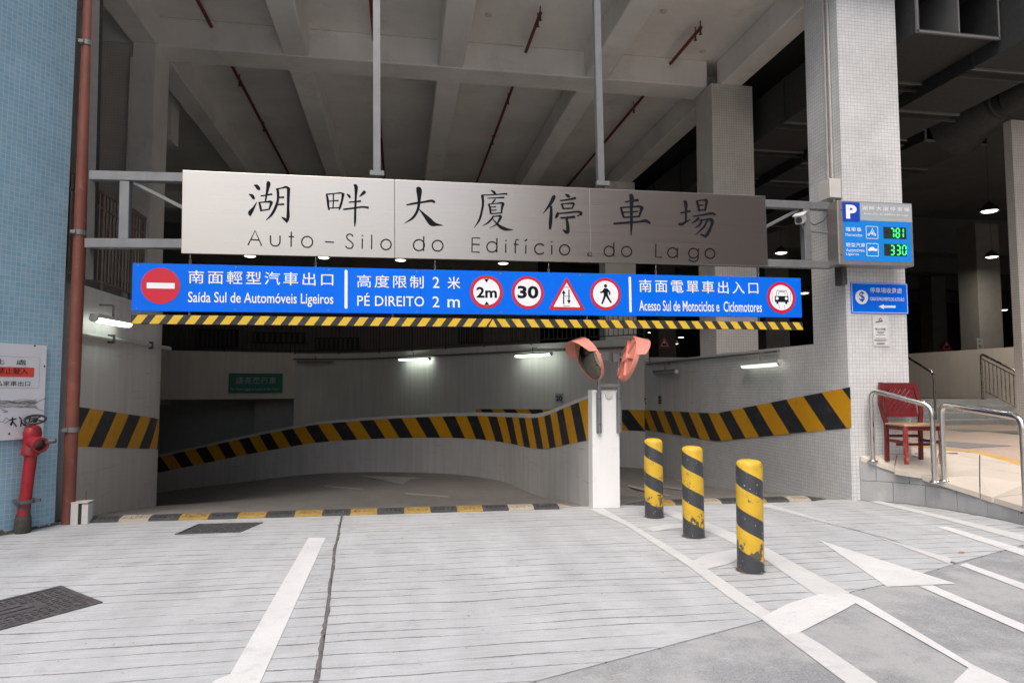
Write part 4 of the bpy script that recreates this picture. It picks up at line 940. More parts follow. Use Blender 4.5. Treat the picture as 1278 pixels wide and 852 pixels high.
text_px(g, P, '62', (660 + 373 / 5.112, 215 + 507 / 5.112), (660 + 404 / 5.112, 215 + 538 / 5.112), -.004); g.build('number', INK, t, local=True)

# blue direction sign
q0 = at(164, 388, 7.88); q1 = at(1001, 396, 9.67)
P = Plane(q0, (q1.x - q0.x, q1.y - q0.y, q1.z - q0.z)); BW = P.uv(1001, 390)[0]; BH = (P.uv(164, 328)[1] + P.uv(1001, 347)[1]) / 2
t = thing('blue_direction_sign', 'long bright blue sign with white lettering and five round or triangular road symbols', 'sign', mat=P.M)
xc = P.uv(525, 370)[0]
for a, b in ((0, xc), (xc, BW)): bevel(MB().box((a + .001, 0, 0), (b - .001, .03, BH)).build('panel', BLUE, t, local=True), .002, 1)
for k in range(9):
    for zz_ in (.03, BH - .03):
        g = MB(); disc(g, .06 + k * (BW - .12) / 8, zz_, .009, -.003, 10); g.build('screw', STEELF, t, local=True)
Z6 = lambda x, y: (160 + x / 4.564, 320 + y / 4.564); Z7 = lambda x, y: (430 + x / 3.454, 320 + y / 3.454); Z8 = lambda x, y: (780 + x / 5.557, 330 + y / 5.557)
def tx(s, a, b, bold=0., sp=1., mat=SIGNW, yy=-.003, n='lettering', par=None):
    g = MB(); text_px(g, P, s, a, b, yy, bold, sp); return g.build(n, mat, par or t, local=True)
tx('南面輕型汽車出口', Z6(345, 78), Z6(1168, 168), .004, 1.25)
tx('Saída Sul de Automóveis Ligeiros', Z6(342, 200), Z6(1168, 289), .008)
tx('高度限制', Z7(54, 78), Z7(341, 138), .003, 1.25); tx('2', Z7(380, 88), Z7(409, 136), .005); tx('米', Z7(444, 87), Z7(499, 141), .006)
tx('PÉ DIREITO', Z7(55, 157), Z7(343, 216), .004, 1.02); tx('2', Z7(379, 172), Z7(409, 219), .004); tx('m', Z7(444, 184), Z7(497, 220), .006)
tx('南面電單車出入口', Z8(97, 103), Z8(925, 206), .004, 1.3)
tx('Acesso Sul de Motociclos e  Ciclomotores', Z8(97, 247), Z8(950, 331), .008)
def vbar(a, b, w_):
    a = P.uv(*a); b = P.uv(*b); g = MB(); x = (a[0] + b[0]) / 2; r = w_ / 2
    pts = [(x + r * math.cos(i * PI / 8), a[1] - r + r * math.sin(i * PI / 8)) for i in range(9)] + [(x - r * math.cos(i * PI / 8), b[1] + r - r * math.sin(i * PI / 8)) for i in range(9)]
    flat(g, pts, -.003); g.build('divider', SIGNW, t, local=True)
vbar(Z6(1241, 76), Z6(1241, 298), .036); vbar(Z7(1231, 87), Z7(1231, 241), .034)
RD = [None]
def ring(c, rx, ri, outer=SIGNR, inner=SIGNW):
    a = P.uv(*c); b = P.uv(c[0] + rx, c[1]); R = b[0] - a[0]
    h = P.uv(c[0], c[1] - rx)[1] - a[1]; R = (R + h) / 2
    g = MB(); disc(g, a[0], a[1], R, -.003); RD[0] = g.build('symbol_disc', outer, t, local=True)
    if ri:
        g = MB(); disc(g, a[0], a[1], R * ri, -.0045); g.build('symbol_field', inner, RD[0], local=True)
    return a[0], a[1], R
cx_, cz_, R = ring(Z6(185, 167), 23.4, 0)
g = MB(); flat(g, [(cx_ - R * .70, cz_ - .155 * R), (cx_ + R * .72, cz_ - .155 * R), (cx_ + R * .72, cz_ + .16 * R), (cx_ - R * .70, cz_ + .16 * R)], -.0045); g.build('no_entry_bar', SIGNW, RD[0], local=True)
cx_, cz_, R = ring(Z7(612, 153), 20.6, .80); tx('2m', Z7(568, 131), Z7(657, 179), .03, 1, INK, -.006, 'lettering', RD[0])
g = MB(); flat(g, [(cx_ - .15 * R, cz_ + .78 * R), (cx_ + .15 * R, cz_ + .78 * R), (cx_, cz_ + .56 * R)], -.006); flat(g, [(cx_ - .15 * R, cz_ - .78 * R), (cx_ + .15 * R, cz_ - .78 * R), (cx_, cz_ - .56 * R)], -.006); g.build('height_marks', INK, RD[0], local=True)
cx_, cz_, R = ring(Z7(790, 156), 20.2, .82); tx('30', Z7(745, 126), Z7(836, 182), .035, 1, INK, -.006, 'lettering', RD[0])
cx_, cz_, R = ring(Z7(1125, 162), 19.5, .82)
g = MB(); disc(g, cx_ + .0 * R, cz_ + .50 * R, .105 * R, -.006, 16)
for st in ([(0, .36, .22), (0, .15, .30), (.01, -.05, .24)], [(-.05, .30, .13), (-.22, .12, .11), (-.36, .10, .08)], [(.08, .30, .13), (.24, .12, .11), (.26, -.06, .08)], [(-.03, -.02, .17), (-.12, -.30, .13), (-.26, -.62, .10)], [(.05, -.02, .17), (.18, -.28, .13), (.36, -.55, .10)]):
    stroke(g, [(cx_ + a * R, cz_ + b * R, c_ * R) for a, b, c_ in st], -.0062)
g.build('walking_figure', INK, RD[0], local=True)
cx_, cz_, R = ring(Z8(1083, 230), 18.6, .80)
g = MB(); flat(g, [(cx_ + x * R, cz_ + z * R) for x, z in ((-.46, .10), (.50, .10), (.50, -.28), (.40, -.28), (.40, -.40), (.26, -.40), (.26, -.28), (-.22, -.28), (-.22, -.40), (-.36, -.40), (-.36, -.28), (-.46, -.28))], -.006)
for st in ([(-.36, .10), (-.30, .44), (.38, .44), (.45, .10)], [(-.18, .20), (-.16, .36), (.24, .36), (.26, .20)]): stroke(g, [(cx_ + a * R, cz_ + b * R, .028 * R) for a, b in st], -.0062, smooth=False)
g.build('car_symbol', INK, RD[0], local=True)
g = MB(); disc(g, cx_ - .30 * R, cz_ - .05 * R, .10 * R, -.0068, 14); disc(g, cx_ + .34 * R, cz_ - .05 * R, .10 * R, -.0068, 14); g.build('car_symbol_lamps', SIGNW, RD[0], local=True)
g = MB()
for xx in (-.64, .66): stroke(g, [(cx_ + xx * R, cz_ + .38 * R, .03 * R), (cx_ + xx * R, cz_ - .25 * R, .03 * R)], -.006, smooth=False)
for xx, z_ in ((-.2, -.5), (.2, -.5), (-.15, -.62), (.22, -.62)): disc(g, cx_ + xx * R, cz_ + z_ * R, .03 * R, -.006, 8)
g.build('faded_print', SKETCH, t, local=True)
T = [P.uv(*Z7(957, 88)), P.uv(*Z7(879, 229)), P.uv(*Z7(1037, 232))]
def rtri(pts, r=.02):
    out = []
    for i in range(3):
        a, b, c_ = Vector(pts[i - 1]), Vector(pts[i]), Vector(pts[(i + 1) % 3]); u = (a - b).normalized(); v = (c_ - b).normalized()
        out += [tuple(b + u * r), tuple(b + (u + v) * r * .28), tuple(b + v * r)]
    return out
g = MB(); flat(g, rtri(T), -.003); RD[0] = g.build('symbol_triangle', SIGNR, t, local=True)
cen = tuple(sum(p[i] for p in T) / 3 for i in (0, 1)); g = MB(); flat(g, rtri([(cen[0] + (p[0] - cen[0]) * .74, cen[1] + (p[1] - cen[1]) * .74) for p in T], .01), -.0045); g.build('symbol_field', SIGNW, RD[0], local=True)
g = MB()
for x, ya, yb in ((944, 205, 144), (967, 143, 205)):
    a = P.uv(*Z7(x, ya)); b = P.uv(*Z7(x, yb)); d_ = .05 if yb < ya else -.05
    stroke(g, [(a[0], a[1], .016), (b[0], b[1] - d_ * .6, .016)], -.006, smooth=False); flat(g, [(b[0] - .026, b[1] - d_), (b[0] + .026, b[1] - d_), (b[0], b[1])], -.006)
    g.build('arrow', INK, RD[0], local=True); g = MB()
g = MB()
for z_ in (133, 171, 213): a = P.uv(*Z7(942, z_)); b = P.uv(*Z7(972, z_)); stroke(g, [(a[0], a[1], .012), (b[0], a[1], .012)], -.0055, smooth=False); g.build('faded_print', GREY, RD[0], local=True); g = MB()
Pb = P
# chains
def chain(p, q, label):
    t2 = thing('chain', label, 'chain', p, 'short chains hanging the blue sign and the height bar')
    p = Vector(p); q = Vector(q); n = max(2, int((p - q).length / .045)); g = MB()
    for i in range(n):
        c = p.lerp(q, (i + .5) / n); o = (Vector((1, 0, 0)) if i % 2 else Vector((0, 1, 0)))
        g.tube([c + o * .011 * math.cos(a * PI / 4) + Vector((0, 0, .028 * math.sin(a * PI / 4))) for a in range(9)], .0035, 5, False)
    g.build('links', STEELF, t2)
    MB().tube([q, q - Vector((0, 0, .03))], .008, 6).build('hook', STEELF, t2)
for px, yt, yb, wh in ((237, 318, 329, 'above the first characters of the blue sign'), (394, 322, 332, 'above the first divider of the blue sign'), (543, 325, 335.5, 'above the metre sign'), (685, 328, 340, 'above the 30 symbol'), (819, 330, 342, 'above the second divider'), (947, 333, 346, 'above the right lettering')):
    def wp(px, py, dy=.015):
        a = Pb.uv(px, py); return Pb.M @ Vector((a[0], dy, a[1]))
    chain(wp(px, yt), wp(px, yb), 'thin steel chain holding up the blue sign, ' + wh)
for px, yt, yb, wh in ((236, 389, 394, 'left end'), (490, 391, 397, 'left of the middle'), (733, 393, 400, 'right of the middle'), (948, 395, 402, 'right end')):
    chain(wp(px, yt), wp(px, yb + 1), 'tiny chain linking blue sign and striped bar at its ' + wh)
# striped height bar
q0 = at(163, 404, 7.88); q1 = at(1002, 411.5, 9.67); P = Plane(q0, (q1.x - q0.x, q1.y - q0.y, q1.z - q0.z)); HW = P.uv(1002, 408)[0]; HH = (P.uv(163, 392.5)[1] + P.uv(1002, 402)[1]) / 2
t = thing('height_bar', 'thin yellow and black striped height limit bar under the blue sign', 'barrier bar', mat=P.M)
bevel(MB().box((0, 0, 0), (HW, .05, HH)).build('bar', BLK, t, local=True), .003, 1)
xm = P.uv(615, 403)[0]; pitch = .1935; w_ = .105; sl = .075
def st_(a, s1, s2):
    pts = clip([(a + s1, .002), (a + w_ + s1, .002), (a + w_ + s2, HH - .002), (a + s2, HH - .002)], .0, HW, 0, HH)
    if len(pts) > 2: g = MB(); flat(g, pts, -.0025); g.build('yellow_stripe', YEL, t, local=True)
k = 0
while xm - .07 - k * pitch > -.1: st_(xm - .16 - k * pitch, -sl / 2, sl / 2); k += 1
g = MB(); flat(g, [(xm - .055, .002), (xm + .055, .002), (xm, HH - .002)], -.0025); g.build('yellow_stripe', YEL, t, local=True)
k = 0
while xm + .07 + k * pitch < HW: st_(xm + .09 + k * pitch, sl / 2, -sl / 2); k += 1

# lit parking sign box
b0 = at(1052, 330, 9.5); P = Plane(ony(1052, 330, 8.72), (1, -.02, 0))
x1 = P.uv(1140, 300)[0]; z1 = (P.uv(1052, 250)[1] + P.uv(1140, 254)[1]) / 2; x1s = x1
t = thing('parking_sign', 'illuminated blue parking sign with P, 781 and 330 in green digits', 'sign', mat=P.M)
bevel(MB().box((-.06, 0, -.0), (x1 + .0, .26, z1)).build('case', M('brushed alloy case', (.32, .30, .29), .4, .6, var=.08, scale=6), t, local=True), .012, 2)
for px, py in ((1050, 262), (1050, 318)):
    a = P.uv(px, py); g = MB(); disc(g, a[0] - .0, a[1], .01, -.002, 10); g.build('rivet', DKSTEEL, t, local=True)
Q = lambda x, y: (1035 + x / 4.264, 240 + y / 4.26)
def rect(x0, y0, x1, y1, mat, n, yy=-.004, rot=True):
    a = P.uv(*Q(x0, y0)); b = P.uv(*Q(x1, y1)); g = MB(); flat(g, [(a[0], b[1]), (b[0], b[1]), (b[0], a[1]), (a[0], a[1])], yy); return g.build(n, mat, t, local=True)
rect(70, 52, 440, 372, BLUEL, 'blue_face', -.002); rect(162, 54, 440, 160, GREY, 'grey_band', -.004); rect(68, 52, 161, 158, BLUED, 'p_field', -.004)
tx('P', Q(86, 66), Q(146, 142), .05, 1, SIGNW, -.007, 'letter_p')
tx('湖畔大廈停車場', Q(172, 72), Q(426, 104), .0, 1.3, SIGNW, -.006); tx('Auto-Silo do Edifício do Lago', Q(182, 108), Q(420, 130), 0, 1, SIGNW, -.006)
g = MB()
for x0, xx1 in ((182, 240), (274, 415)):
    a = P.uv(*Q(x0, 144)); b = P.uv(*Q(xx1, 150)); n = 14
    for i in range(int((xx1 - x0) / 9)): stroke(g, [(a[0] + i * .0225, a[1], .012), (a[0] + i * .0225 + .015, a[1], .012)], -.006, smooth=False)
g.build('small_print', M('pale grey print', (.5, .52, .54), .5), t, local=True)
tx('電單車', Q(86, 185), Q(170, 210), .003, 1.1, SIGNW, -.006); tx('Motociclos', Q(85, 218), Q(174, 236), 0, 1, SIGNW, -.006)
tx('輕型汽車', Q(88, 268), Q(190, 293), .003, 1.1, SIGNW, -.006); tx('Automóveis', Q(88, 298), Q(186, 318), 0, 1, SIGNW, -.006); tx('Ligeiros', Q(88, 320), Q(156, 340), 0, 1, SIGNW, -.006)
def frame_rect(x0, y0, x1, y1, w_=.008):
    a = P.uv(*Q(x0, y0)); b = P.uv(*Q(x1, y1)); g = MB()
    for p_, q_ in (((a[0], a[1]), (b[0], a[1])), ((b[0], a[1]), (b[0], b[1])), ((b[0], b[1]), (a[0], b[1])), ((a[0], b[1]), (a[0], a[1]))): stroke(g, [(*p_, w_), (*q_, w_)], -.006, smooth=False)
    g.build('icon_frame', SIGNW, t, local=True)
frame_rect(194, 181, 258, 247); frame_rect(197, 272, 260, 340)
g = MB(); qq = lambda x, y: P.uv(*Q(x, y))
for x, y in ((208, 226), (242, 226)): a = qq(x, y); disc(g, a[0], a[1], .018, -.006, 16, .010)
for st in ([(208, 226), (220, 212), (236, 214), (242, 226)], [(218, 222), (232, 222)], [(222, 212), (226, 198), (236, 208)], [(224, 214), (232, 220), (230, 228)]): stroke(g, [(*qq(*p), .011) for p in st], -.0065, smooth=False)
a = qq(228, 193); disc(g, a[0], a[1], .009, -.006, 12); g.build('motorcycle_icon', SIGNW, t, local=True)
g = MB(); flat(g, [qq(*p) for p in ((204, 310), (254, 312), (254, 302), (242, 301), (235, 292), (216, 292), (210, 301), (204, 302))], -.006)
for x in (214, 243): a = qq(x, 311); disc(g, a[0], a[1], .010, -.0065, 12)
g.build('car_icon', SIGNW, t, local=True)
LW = [rect(286, 184, 410, 250, LEDB, 'led_window'), rect(290, 274, 412, 341, LEDB, 'led_window')]
SEG = {'7': 'abc', '8': 'abcdefg', '1': 'bc', '3': 'abcdg', '0': 'abcdef'}
def digit(ch, x, y, w_, h_, par=None):
    g = MB(); e = 3.2
    S = {'a': ((x + e, y), (x + w_ - e, y)), 'b': ((x + w_, y + e), (x + w_, y + h_ / 2 - e)), 'c': ((x + w_, y + h_ / 2 + e), (x + w_, y + h_ - e)), 'd': ((x + e, y + h_), (x + w_ - e, y + h_)), 'e': ((x, y + h_ / 2 + e), (x, y + h_ - e)), 'f': ((x, y + e), (x, y + h_ / 2 - e)), 'g': ((x + e, y + h_ / 2), (x + w_ - e, y + h_ / 2))}
    for s in SEG[ch]: a, b = S[s]; stroke(g, [(*qq(*a), .017), (*qq(*b), .017)], -.0075, smooth=False)
    g.build('led_digit', LED, par, local=True)
for i, c_ in enumerate('781'): digit(c_, 324 + i * 30, 193, 17 if c_ != '1' else 8, 48, LW[0])
for i, c_ in enumerate('330'): digit(c_, 324 + i * 32, 284, 19, 48, LW[1])
# payment sign
P = Plane(ony(1063, 390.5, 9.085), (1, 0, 0)); a = P.uv(1132, 352)
t = thing('payment_sign', 'blue payment office sign with dollar disc and white arrow, on the tiled column', 'sign', mat=P.M)
x1 = P.uv(1133, 370)[0]; z1 = P.uv(1098, 353)[1]
bevel(MB().box((0, 0, 0), (x1, .012, z1)).build('plate', BLUE, t, local=True), .002, 1)
g = MB()
for p_, q_ in (((.012, .012), (x1 - .012, .012)), ((x1 - .012, .012), (x1 - .012, z1 - .012)), ((x1 - .012, z1 - .012), (.012, z1 - .012)), ((.012, z1 - .012), (.012, .012))): stroke(g, [(*p_, .007), (*q_, .007)], -.002, smooth=False)
g.build('border_line', SIGNW, t, local=True)
a = P.uv(*Q(172, 557)); g = MB(); disc(g, a[0], a[1], .105, -.002); g.build('disc', SIGNW, t, local=True)
tx('$', Q(158, 526), Q(188, 586), .01, 1, BLUED, -.004, 'dollar'); tx('停車場收費處', Q(216, 505), Q(386, 538), .003, 1.05); tx('CAIXA DE PAGAMENTO DO AUTO-SILO', Q(217, 556), Q(398, 579), .012)
g = MB(); flat(g, [qq(*p) for p in ((260, 607), (290, 595), (290, 602), (352, 602), (352, 614), (290, 614), (290, 621))], -.003); g.build('arrow', SIGNW, t, local=True)
# paper notice
t = thing('paper_notice', 'laminated white paper notice taped to the tiled column under the payment sign', 'notice', mat=P.M)
a = qq(231, 655); b = qq(322, 818); MB().box((a[0], .004, b[1]), (b[0], .008, a[1])).build('sheet', M('clear film', (.60, .595, .58), .25, var=.03), t, local=True)
a = qq(236, 706); b = qq(308, 810); MB().box((a[0], .001, b[1]), (b[0], .0035, a[1])).build('paper', PAPER, t, local=True)
tx('禁止吸煙', Q(244, 720), Q(300, 734), .004, 1.0, INK, -.001)
g = MB()
for y, x0, xx1 in ((741, 252, 295), (748, 256, 290), (757, 248, 298), (776, 246, 302), (784, 238, 306), (790, 244, 302), (801, 250, 298), (805, 254, 294)): stroke(g, [(*qq(x0, y), .006), (*qq(xx1, y), .006)], -.001, smooth=False)
a = qq(270, 675); disc(g, a[0] + .01, a[1], .024, .002, 18, .018); stroke(g, [(*qq(248, 690), .012), (*qq(286, 684), .012)], .0018, smooth=False); stroke(g, [(*qq(262, 682), .006), (*qq(276, 668), .006)], .0018, smooth=False)
g.build('print', INK, t, local=True)

# conduits and junction box on the tiled column, camera
t = thing('column_conduits', 'two pale conduits running down the side of the big tiled column', 'conduit', (6.47, 9.3, 3))
for y in (9.28, 9.38): MB().tube([(6.46, y, 4.75), (6.46, y, ZB - .12)], .018, 8).build('conduit', CONDUIT, t, smooth=True)
t = thing('junction_box', 'pale junction box where the column conduits end above the frame', 'box', (6.4, 9.2, 4.5))
a = at(1040, 249, 9.55)
bevel(MB().box((6.30, 9.12, 4.46), (6.49, 9.42, 4.75)).build('box', PLAS, t), .008)
MB().tube([(6.42, 9.2, 4.46), (6.42, 9.2, 4.2), (6.40, 9.05, 4.12)], .02, 8).build('gland', PLAS, t, smooth=True)
c0 = at(1000, 272, 9.75); t = thing('security_camera', 'grey bullet security camera behind the right end of the frame', 'camera', c0)
d_ = Vector((-.62, -.62, -.38)).normalized()
bevel(MB().beam(c0 - d_ * .22, c0 + d_ * .16, .12, .12).build('housing', PLAS, t), .015)
MB().beam(c0 - d_ * .24 + Vector((0, 0, .075)), c0 + d_ * .22 + Vector((0, 0, .075)), .15, .012).build('sun_shield', PLAS, t)
MB().tube([c0 + d_ * .161, c0 + d_ * .175], .045, 14).build('lens', BLK, t)
g = MB(); g.tube([c0 - Vector((0, 0, .07)), c0 + Vector((.05, .02, -.18)), c0 + Vector((.42, .02, -.20))], .016, 8); g.build('arm', STEELF, t, smooth=True)
g = MB(); g.tube([c0 + Vector((.1, 0, -.03)), c0 + Vector((.2, 0, -.10)), c0 + Vector((.34, 0, -.04)), c0 + Vector((.42, 0, .06))], .008, 6); g.build('cable', BLK, t, smooth=True)

# green sign on the inner beam
Pv = Vector((-4.12 + 8.6, 28.03 - 26.74, 0)); ob = Plane(Vector((-8.6, 26.72, 1.2)), Pv); a = ob.uv(285, 490.5); o3 = ob.M @ Vector((a[0], -.03, a[1]))
P = Plane(o3, Pv); x1, z1 = P.uv(353, 466)
t = thing('green_headlight_sign', 'dark green sign with Chinese and Portuguese text on the inner beam', 'sign', mat=P.M)
MB().box((0, 0, 0), (x1, .02, z1)).build('plate', GREEN, t, local=True)
G_ = lambda x, y: (270 + x / 12.78, 455 + y / 12.78)
PG = M('dim sign print', (.42, .42, .36), .6)
tx('請亮燈行車', G_(318, 192), G_(948, 308), .006, 1.25, PG, -.004); tx('Por Favor Ligue as Luzes do Seu Carro', G_(232, 362), G_(1012, 420), .004, 1, PG, -.004)

# small warning triangles on the deep columns, and column letters
for px, py, d, wh, r in ((829, 427, 26.9, 'on the dark column right of the mirrors', .22), (1181, 430, 37.8, 'low in the dark right part of the garage', .34)):
    p = at(px, py, d); P = Plane(p, (1, 0, 0)); t = thing('warning_triangle', 'small red edged warning triangle ' + wh, 'sign', mat=P.M); s_ = r * 1.15
    g = MB(); flat(g, [(-s_, -s_ * .85), (s_, -s_ * .85), (0, s_ * .9)], -.01); g.build('triangle', SIGNR, t, local=True)
    g = MB(); flat(g, [(-s_ * .62, -s_ * .62), (s_ * .62, -s_ * .62), (0, s_ * .48)], -.014); g.build('field', M('dull white print', (.45, .45, .45), .6), t, local=True)
    g = MB(); flat(g, [(-s_ * .4, -s_ * .5), (s_ * .4, -s_ * .5), (.3 * s_, -.25 * s_), (.12 * s_, -.1 * s_), (0, -.3 * s_), (-.12 * s_, -.1 * s_), (-.3 * s_, -.25 * s_)], -.018); g.build('symbol', INK, t, local=True)
p = at(1219, 436, 25.3); P = Plane(p, (1, 0, 0)); t = thing('letter_sign', 'dim letter B painted low by the dark column foot', 'sign', mat=P.M)
g = MB(); text(g, 'B', 0, .42, .3, 0, -.02, .02); g.build('lettering', M('dim grey letters', (.16, .16, .15), .8), t, local=True)

# tube lamps
def tube_lamp(p, q, mat, label, out=(0, 0, 1)):
    p = Vector(p); q = Vector(q); m = (p + q) / 2; t = thing('tube_lamp', label, 'light', m); d = (q - p).normalized()
    MB().beam(p - Vector((0, 0, -.035)), q + Vector((0, 0, .035)), .10, .05).build('housing', PLAS if mat is not TUBE_OFF else CONDD, t)
    g = MB(); N = 6; g.tube([p + (q - p) * k / N for k in range(N + 1)], [.04] + [.052] * (N - 1) + [.04], 12); g.build('diffuser', mat, t, smooth=True)
    for e_ in (p, q): MB().tube([e_ - d * .03, e_ + d * .03], .046, 12).build('end_cap', PLAS, t)
    st0 = MB().tube([m + Vector((0, 0, .05)), m + Vector((0, 0, .22))], .015, 6).build('stem', CONDD, t)
    o_ = Vector(out).normalized() * -.22
    MB().tube([m + Vector((0, 0, .22)), m + Vector((0, 0, .22)) + o_], .012, 6).build('arm', CONDD, st0, local=True)
a = onx(117, 397, -3.85); b = onx(162, 405, -3.85)
tube_lamp(a, b, M('lit tube diffuser near', (.9, .92, .9), .4, var=0, emit=(.86, 1, .9), estr=4), 'lit tube lamp on the tall left ramp wall', (1, 0, 0))
tube_lamp(at(498, 448.5, 24.9), at(536, 447.5, 23.8), TUBE_ON, 'smaller lit tube lamp far back on the curved wall', (.3, -1, 0))
tube_lamp(at(643, 444, 20.9), at(688, 441.5, 19.9), TUBE_ON, 'bright lit tube lamp on the curved wall left of the mirrors', (-.7, -.7, 0))
tube_lamp(at(371, 452.5, 26.6), at(417, 452, 26.6), TUBE_OFF, 'unlit tube lamp on the dark back wall right of the green sign', (.3, -1, 0))
a = onx(926, 457, 6.36); b = onx(974, 453, 6.36)
tube_lamp(a, b, TUBE_DIM, 'pale lit tube lamp on the tiled wall right of the second column', (-1, 0, 0))
a = onx(817, 465.5, 6.36); b = onx(844, 463.5, 6.36)
tube_lamp(a, b, TUBE_OFF, 'unlit tube lamp on the painted part of the right ramp wall', (-1, 0, 0))

# ================================================================== MIRRORS ON THE POST
t = thing('mirror_stand', 'grey tube stand bolted to the white end post of the curved wall', 'stand', (2.8, 9.1, .9))
yl = 9.05
xa, xb = ony(747.5, 480, yl).x, ony(772.5, 480, yl).x; za = ony(747, 540, yl).z; zt2 = ony(772, 443, yl).z; zc_ = ony(760, 481, yl).z
MB().tube([(xa, yl, za), (xa, yl, ony(747, 440, yl).z)], .026, 10).build('tube', STEELF, t, smooth=True)
MB().tube([(xb, yl, za), (xb, yl, zt2)], .026, 10).build('tube', STEELF, t, smooth=True)
MB().beam((xa, yl, zc_), (xb, yl, zc_), .04, .04).build('cross_bar', STEELF, t)
for x in (xa, xb):
    MB().box((x - .035, yl + .0, za), (x + .035, 9.078, za + .55)).build('bracket_plate', STEELF, t)
    for z in (za + .12, za + .46): MB().tube([(x, yl - .03, z), (x, yl + .02, z)], .014, 6).build('bolt', RUSTR, t)
MB().box((xb + .02, yl - .03, zt2 - .09), (xb + .20, yl + .03, zt2 + .03)).build('clamp', STEELF, t)
MB().box((xb - .09, yl - .03, zt2 - .09), (xb - .02, yl + .03, zt2 + .03)).build('clamp', STEELF, t)
MB().box((xa + .0, yl - .03, zt2 - .07), (xa + .13, yl + .03, zt2 + .04)).build('clamp', STEELF, t)
MB().lathe([(0, 0), (.055, 0), (.05, -.008), (0, -.01)], ony(760, 493, 9.07), (0, 1, 0), 18).build('reflector', PLAS, t)
cr_, sr_ = math.cos(YAW), math.sin(YAW)
def camdir(r, u, tow): # right, up, toward the viewer
    return Vector((r * cr_ - tow * sr_, -r * sr_ - tow * cr_, u))
def mirror(c, n, R, label, hood_dir):
    n = n.normalized(); up = (hood_dir - n * hood_dir.dot(n)).normalized(); rt = up.cross(n)
    Mx = Matrix(((rt.x, up.x, n.x, c.x), (rt.y, up.y, n.y, c.y), (rt.z, up.z, n.z, c.z), (0, 0, 0, 1)))
    t = thing('traffic_mirror', label, 'mirror', mat=Mx)
    MB().lathe([(R * math.sin(a * .5 / 8), R * 1.4 * (math.cos(a * .5 / 8) - math.cos(.5)) * .6 + .0) for a in range(0, 1)] + [(R * .96 * k / 10, .075 * (1 - (k / 10) ** 2)) for k in range(11)], n=40).build('mirror_face', MIRR, t, local=True, smooth=True)
    MB().lathe([(R * .955, .004), (R * .985, .016), (R, .0), (R, -.03), (R * .93, -.045), (R * .92, -.01)], n=40).build('rim', PINK, t, local=True, smooth=True)
    MB().lathe([(R * .93, -.03), (R * .8, -.035), (R * .3, -.045), (.07, -.05), (.07, -.085), (0, -.085)], n=32).build('back_shell', PINK, t, local=True, smooth=True)
    for k in range(3):
        a = k * PI / 3; MB().beam((math.cos(a) * R * .9, math.sin(a) * R * .9, -.05), (-math.cos(a) * R * .9, -math.sin(a) * R * .9, -.05), .02, .03, (0, 0, 1)).build('rib', PINK, t, local=True)
    g = MB(); N = 26; vs = []
    for i in range(N + 1):
        a = math.radians(12 + 156 * i / N); dpt = .155 * max(0., math.sin(PI * i / N)) ** .3 + .005
        for rr, z in ((R * 1.0, -.02), (R * 1.03, dpt * .5), (R * 1.05, dpt), (R * 1.035, dpt), (R * 1.01, dpt * .5), (R * .985, -.02)): vs.append((rr * math.cos(a), rr * math.sin(a), z))
    g.add(vs, [(6 * i + k, 6 * i + (k + 1) % 6, 6 * i + 6 + (k + 1) % 6, 6 * i + 6 + k) for i in range(N) for k in range(6)]); g.build('hood', PINK, t, local=True, smooth=True)
    return t
mirror(at(734, 448, 9.2), camdir(-.84, -.40, .34), .31, 'left convex mirror with pink hood, its dark face showing', camdir(-.35, 1, 0))
mirror(at(786, 448, 9.15), camdir(.93, -.30, -.15), .31, 'right convex mirror seen from behind, pink ribbed back', camdir(.35, 1, 0))

# ================================================================== BOLLARDS
b0 = None
for (px, py, hpx, wh, rz) in ((937, 716, 574, 'nearest and tallest looking bollard, its foot badly chipped', 0), (866, 672, 556, 'middle bollard of the row of three', .6), (816.5, 647, 545, 'farthest bollard, beside the white end post', 1.1)):
    p = onz(px, py); p = p + Vector((p.x, p.y, 0)).normalized() * .11
    if b0 is None:
        r = .117; prof = [(r, 0), (r, .3), (r, .6), (r, .925), (r * .97, .952), (r * .85, .975), (r * .55, .989), (.001, .994)]
        o = MB().lathe(prof, n=32).build('bollard', BOLL, smooth=True); b0 = o
    else: o = b0.copy(); COL.objects.link(o)
    o.location = p; o.rotation_euler = (random.uniform(-.012, .012), random.uniform(-.012, .012), rz * .15)
    tag(o, f'yellow and black striped steel bollard, {wh}', 'bollard', 'three striped bollards on the drive')

# ================================================================== SPEED BUMPS
def bump(x0, x1, seg, pattern, label, y0, pointed=0):
    t = thing('speed_bump', label, 'speed bump', (x0, y0, 0)); k = 0; x = x0
    while x < x1 - .02:
        w_ = min(seg, x1 - x) - .006; g = MB(); yy = y0 + random.uniform(-.006, .006)
        prof = [(0, 0), (.03, .022), (.10, .042), (.17, .048), (.24, .042), (.31, .022), (.34, 0)]
        last = x + seg >= x1 - .02
        tip = .55 if (last and pointed) or (k == 0 and pointed == 2) else 1
        def at_(u): return tip if (last and u == 1) or (k == 0 and u == 0 and pointed == 2) else 1
        vs = []
        for u in (0, 1):
            s_ = at_(u); 
            for a, b in prof: vs.append((x + w_ * u, yy + .17 + (a - .17) * (s_ if s_ == 1 else .12), b * (s_ if s_ == 1 else .15) + .002))
        n = len(prof); g.add(vs, [(i, i + 1, n + i + 1, n + i) for i in range(n - 1)] + [tuple(reversed(range(n))), tuple(range(n, 2 * n))])
        for i in range(5):
            for j in range(2):
                cx = x + w_ * (i + 1) / 6; cy = yy + .07 + j * .06
                if tip == 1: g.box((cx - .018, cy - .012, .034 + j * .01), (cx + .018, cy + .012, .050 + j * .002))
        g.build('segment', pattern[k % len(pattern)], t); x += seg; k += 1
    return t
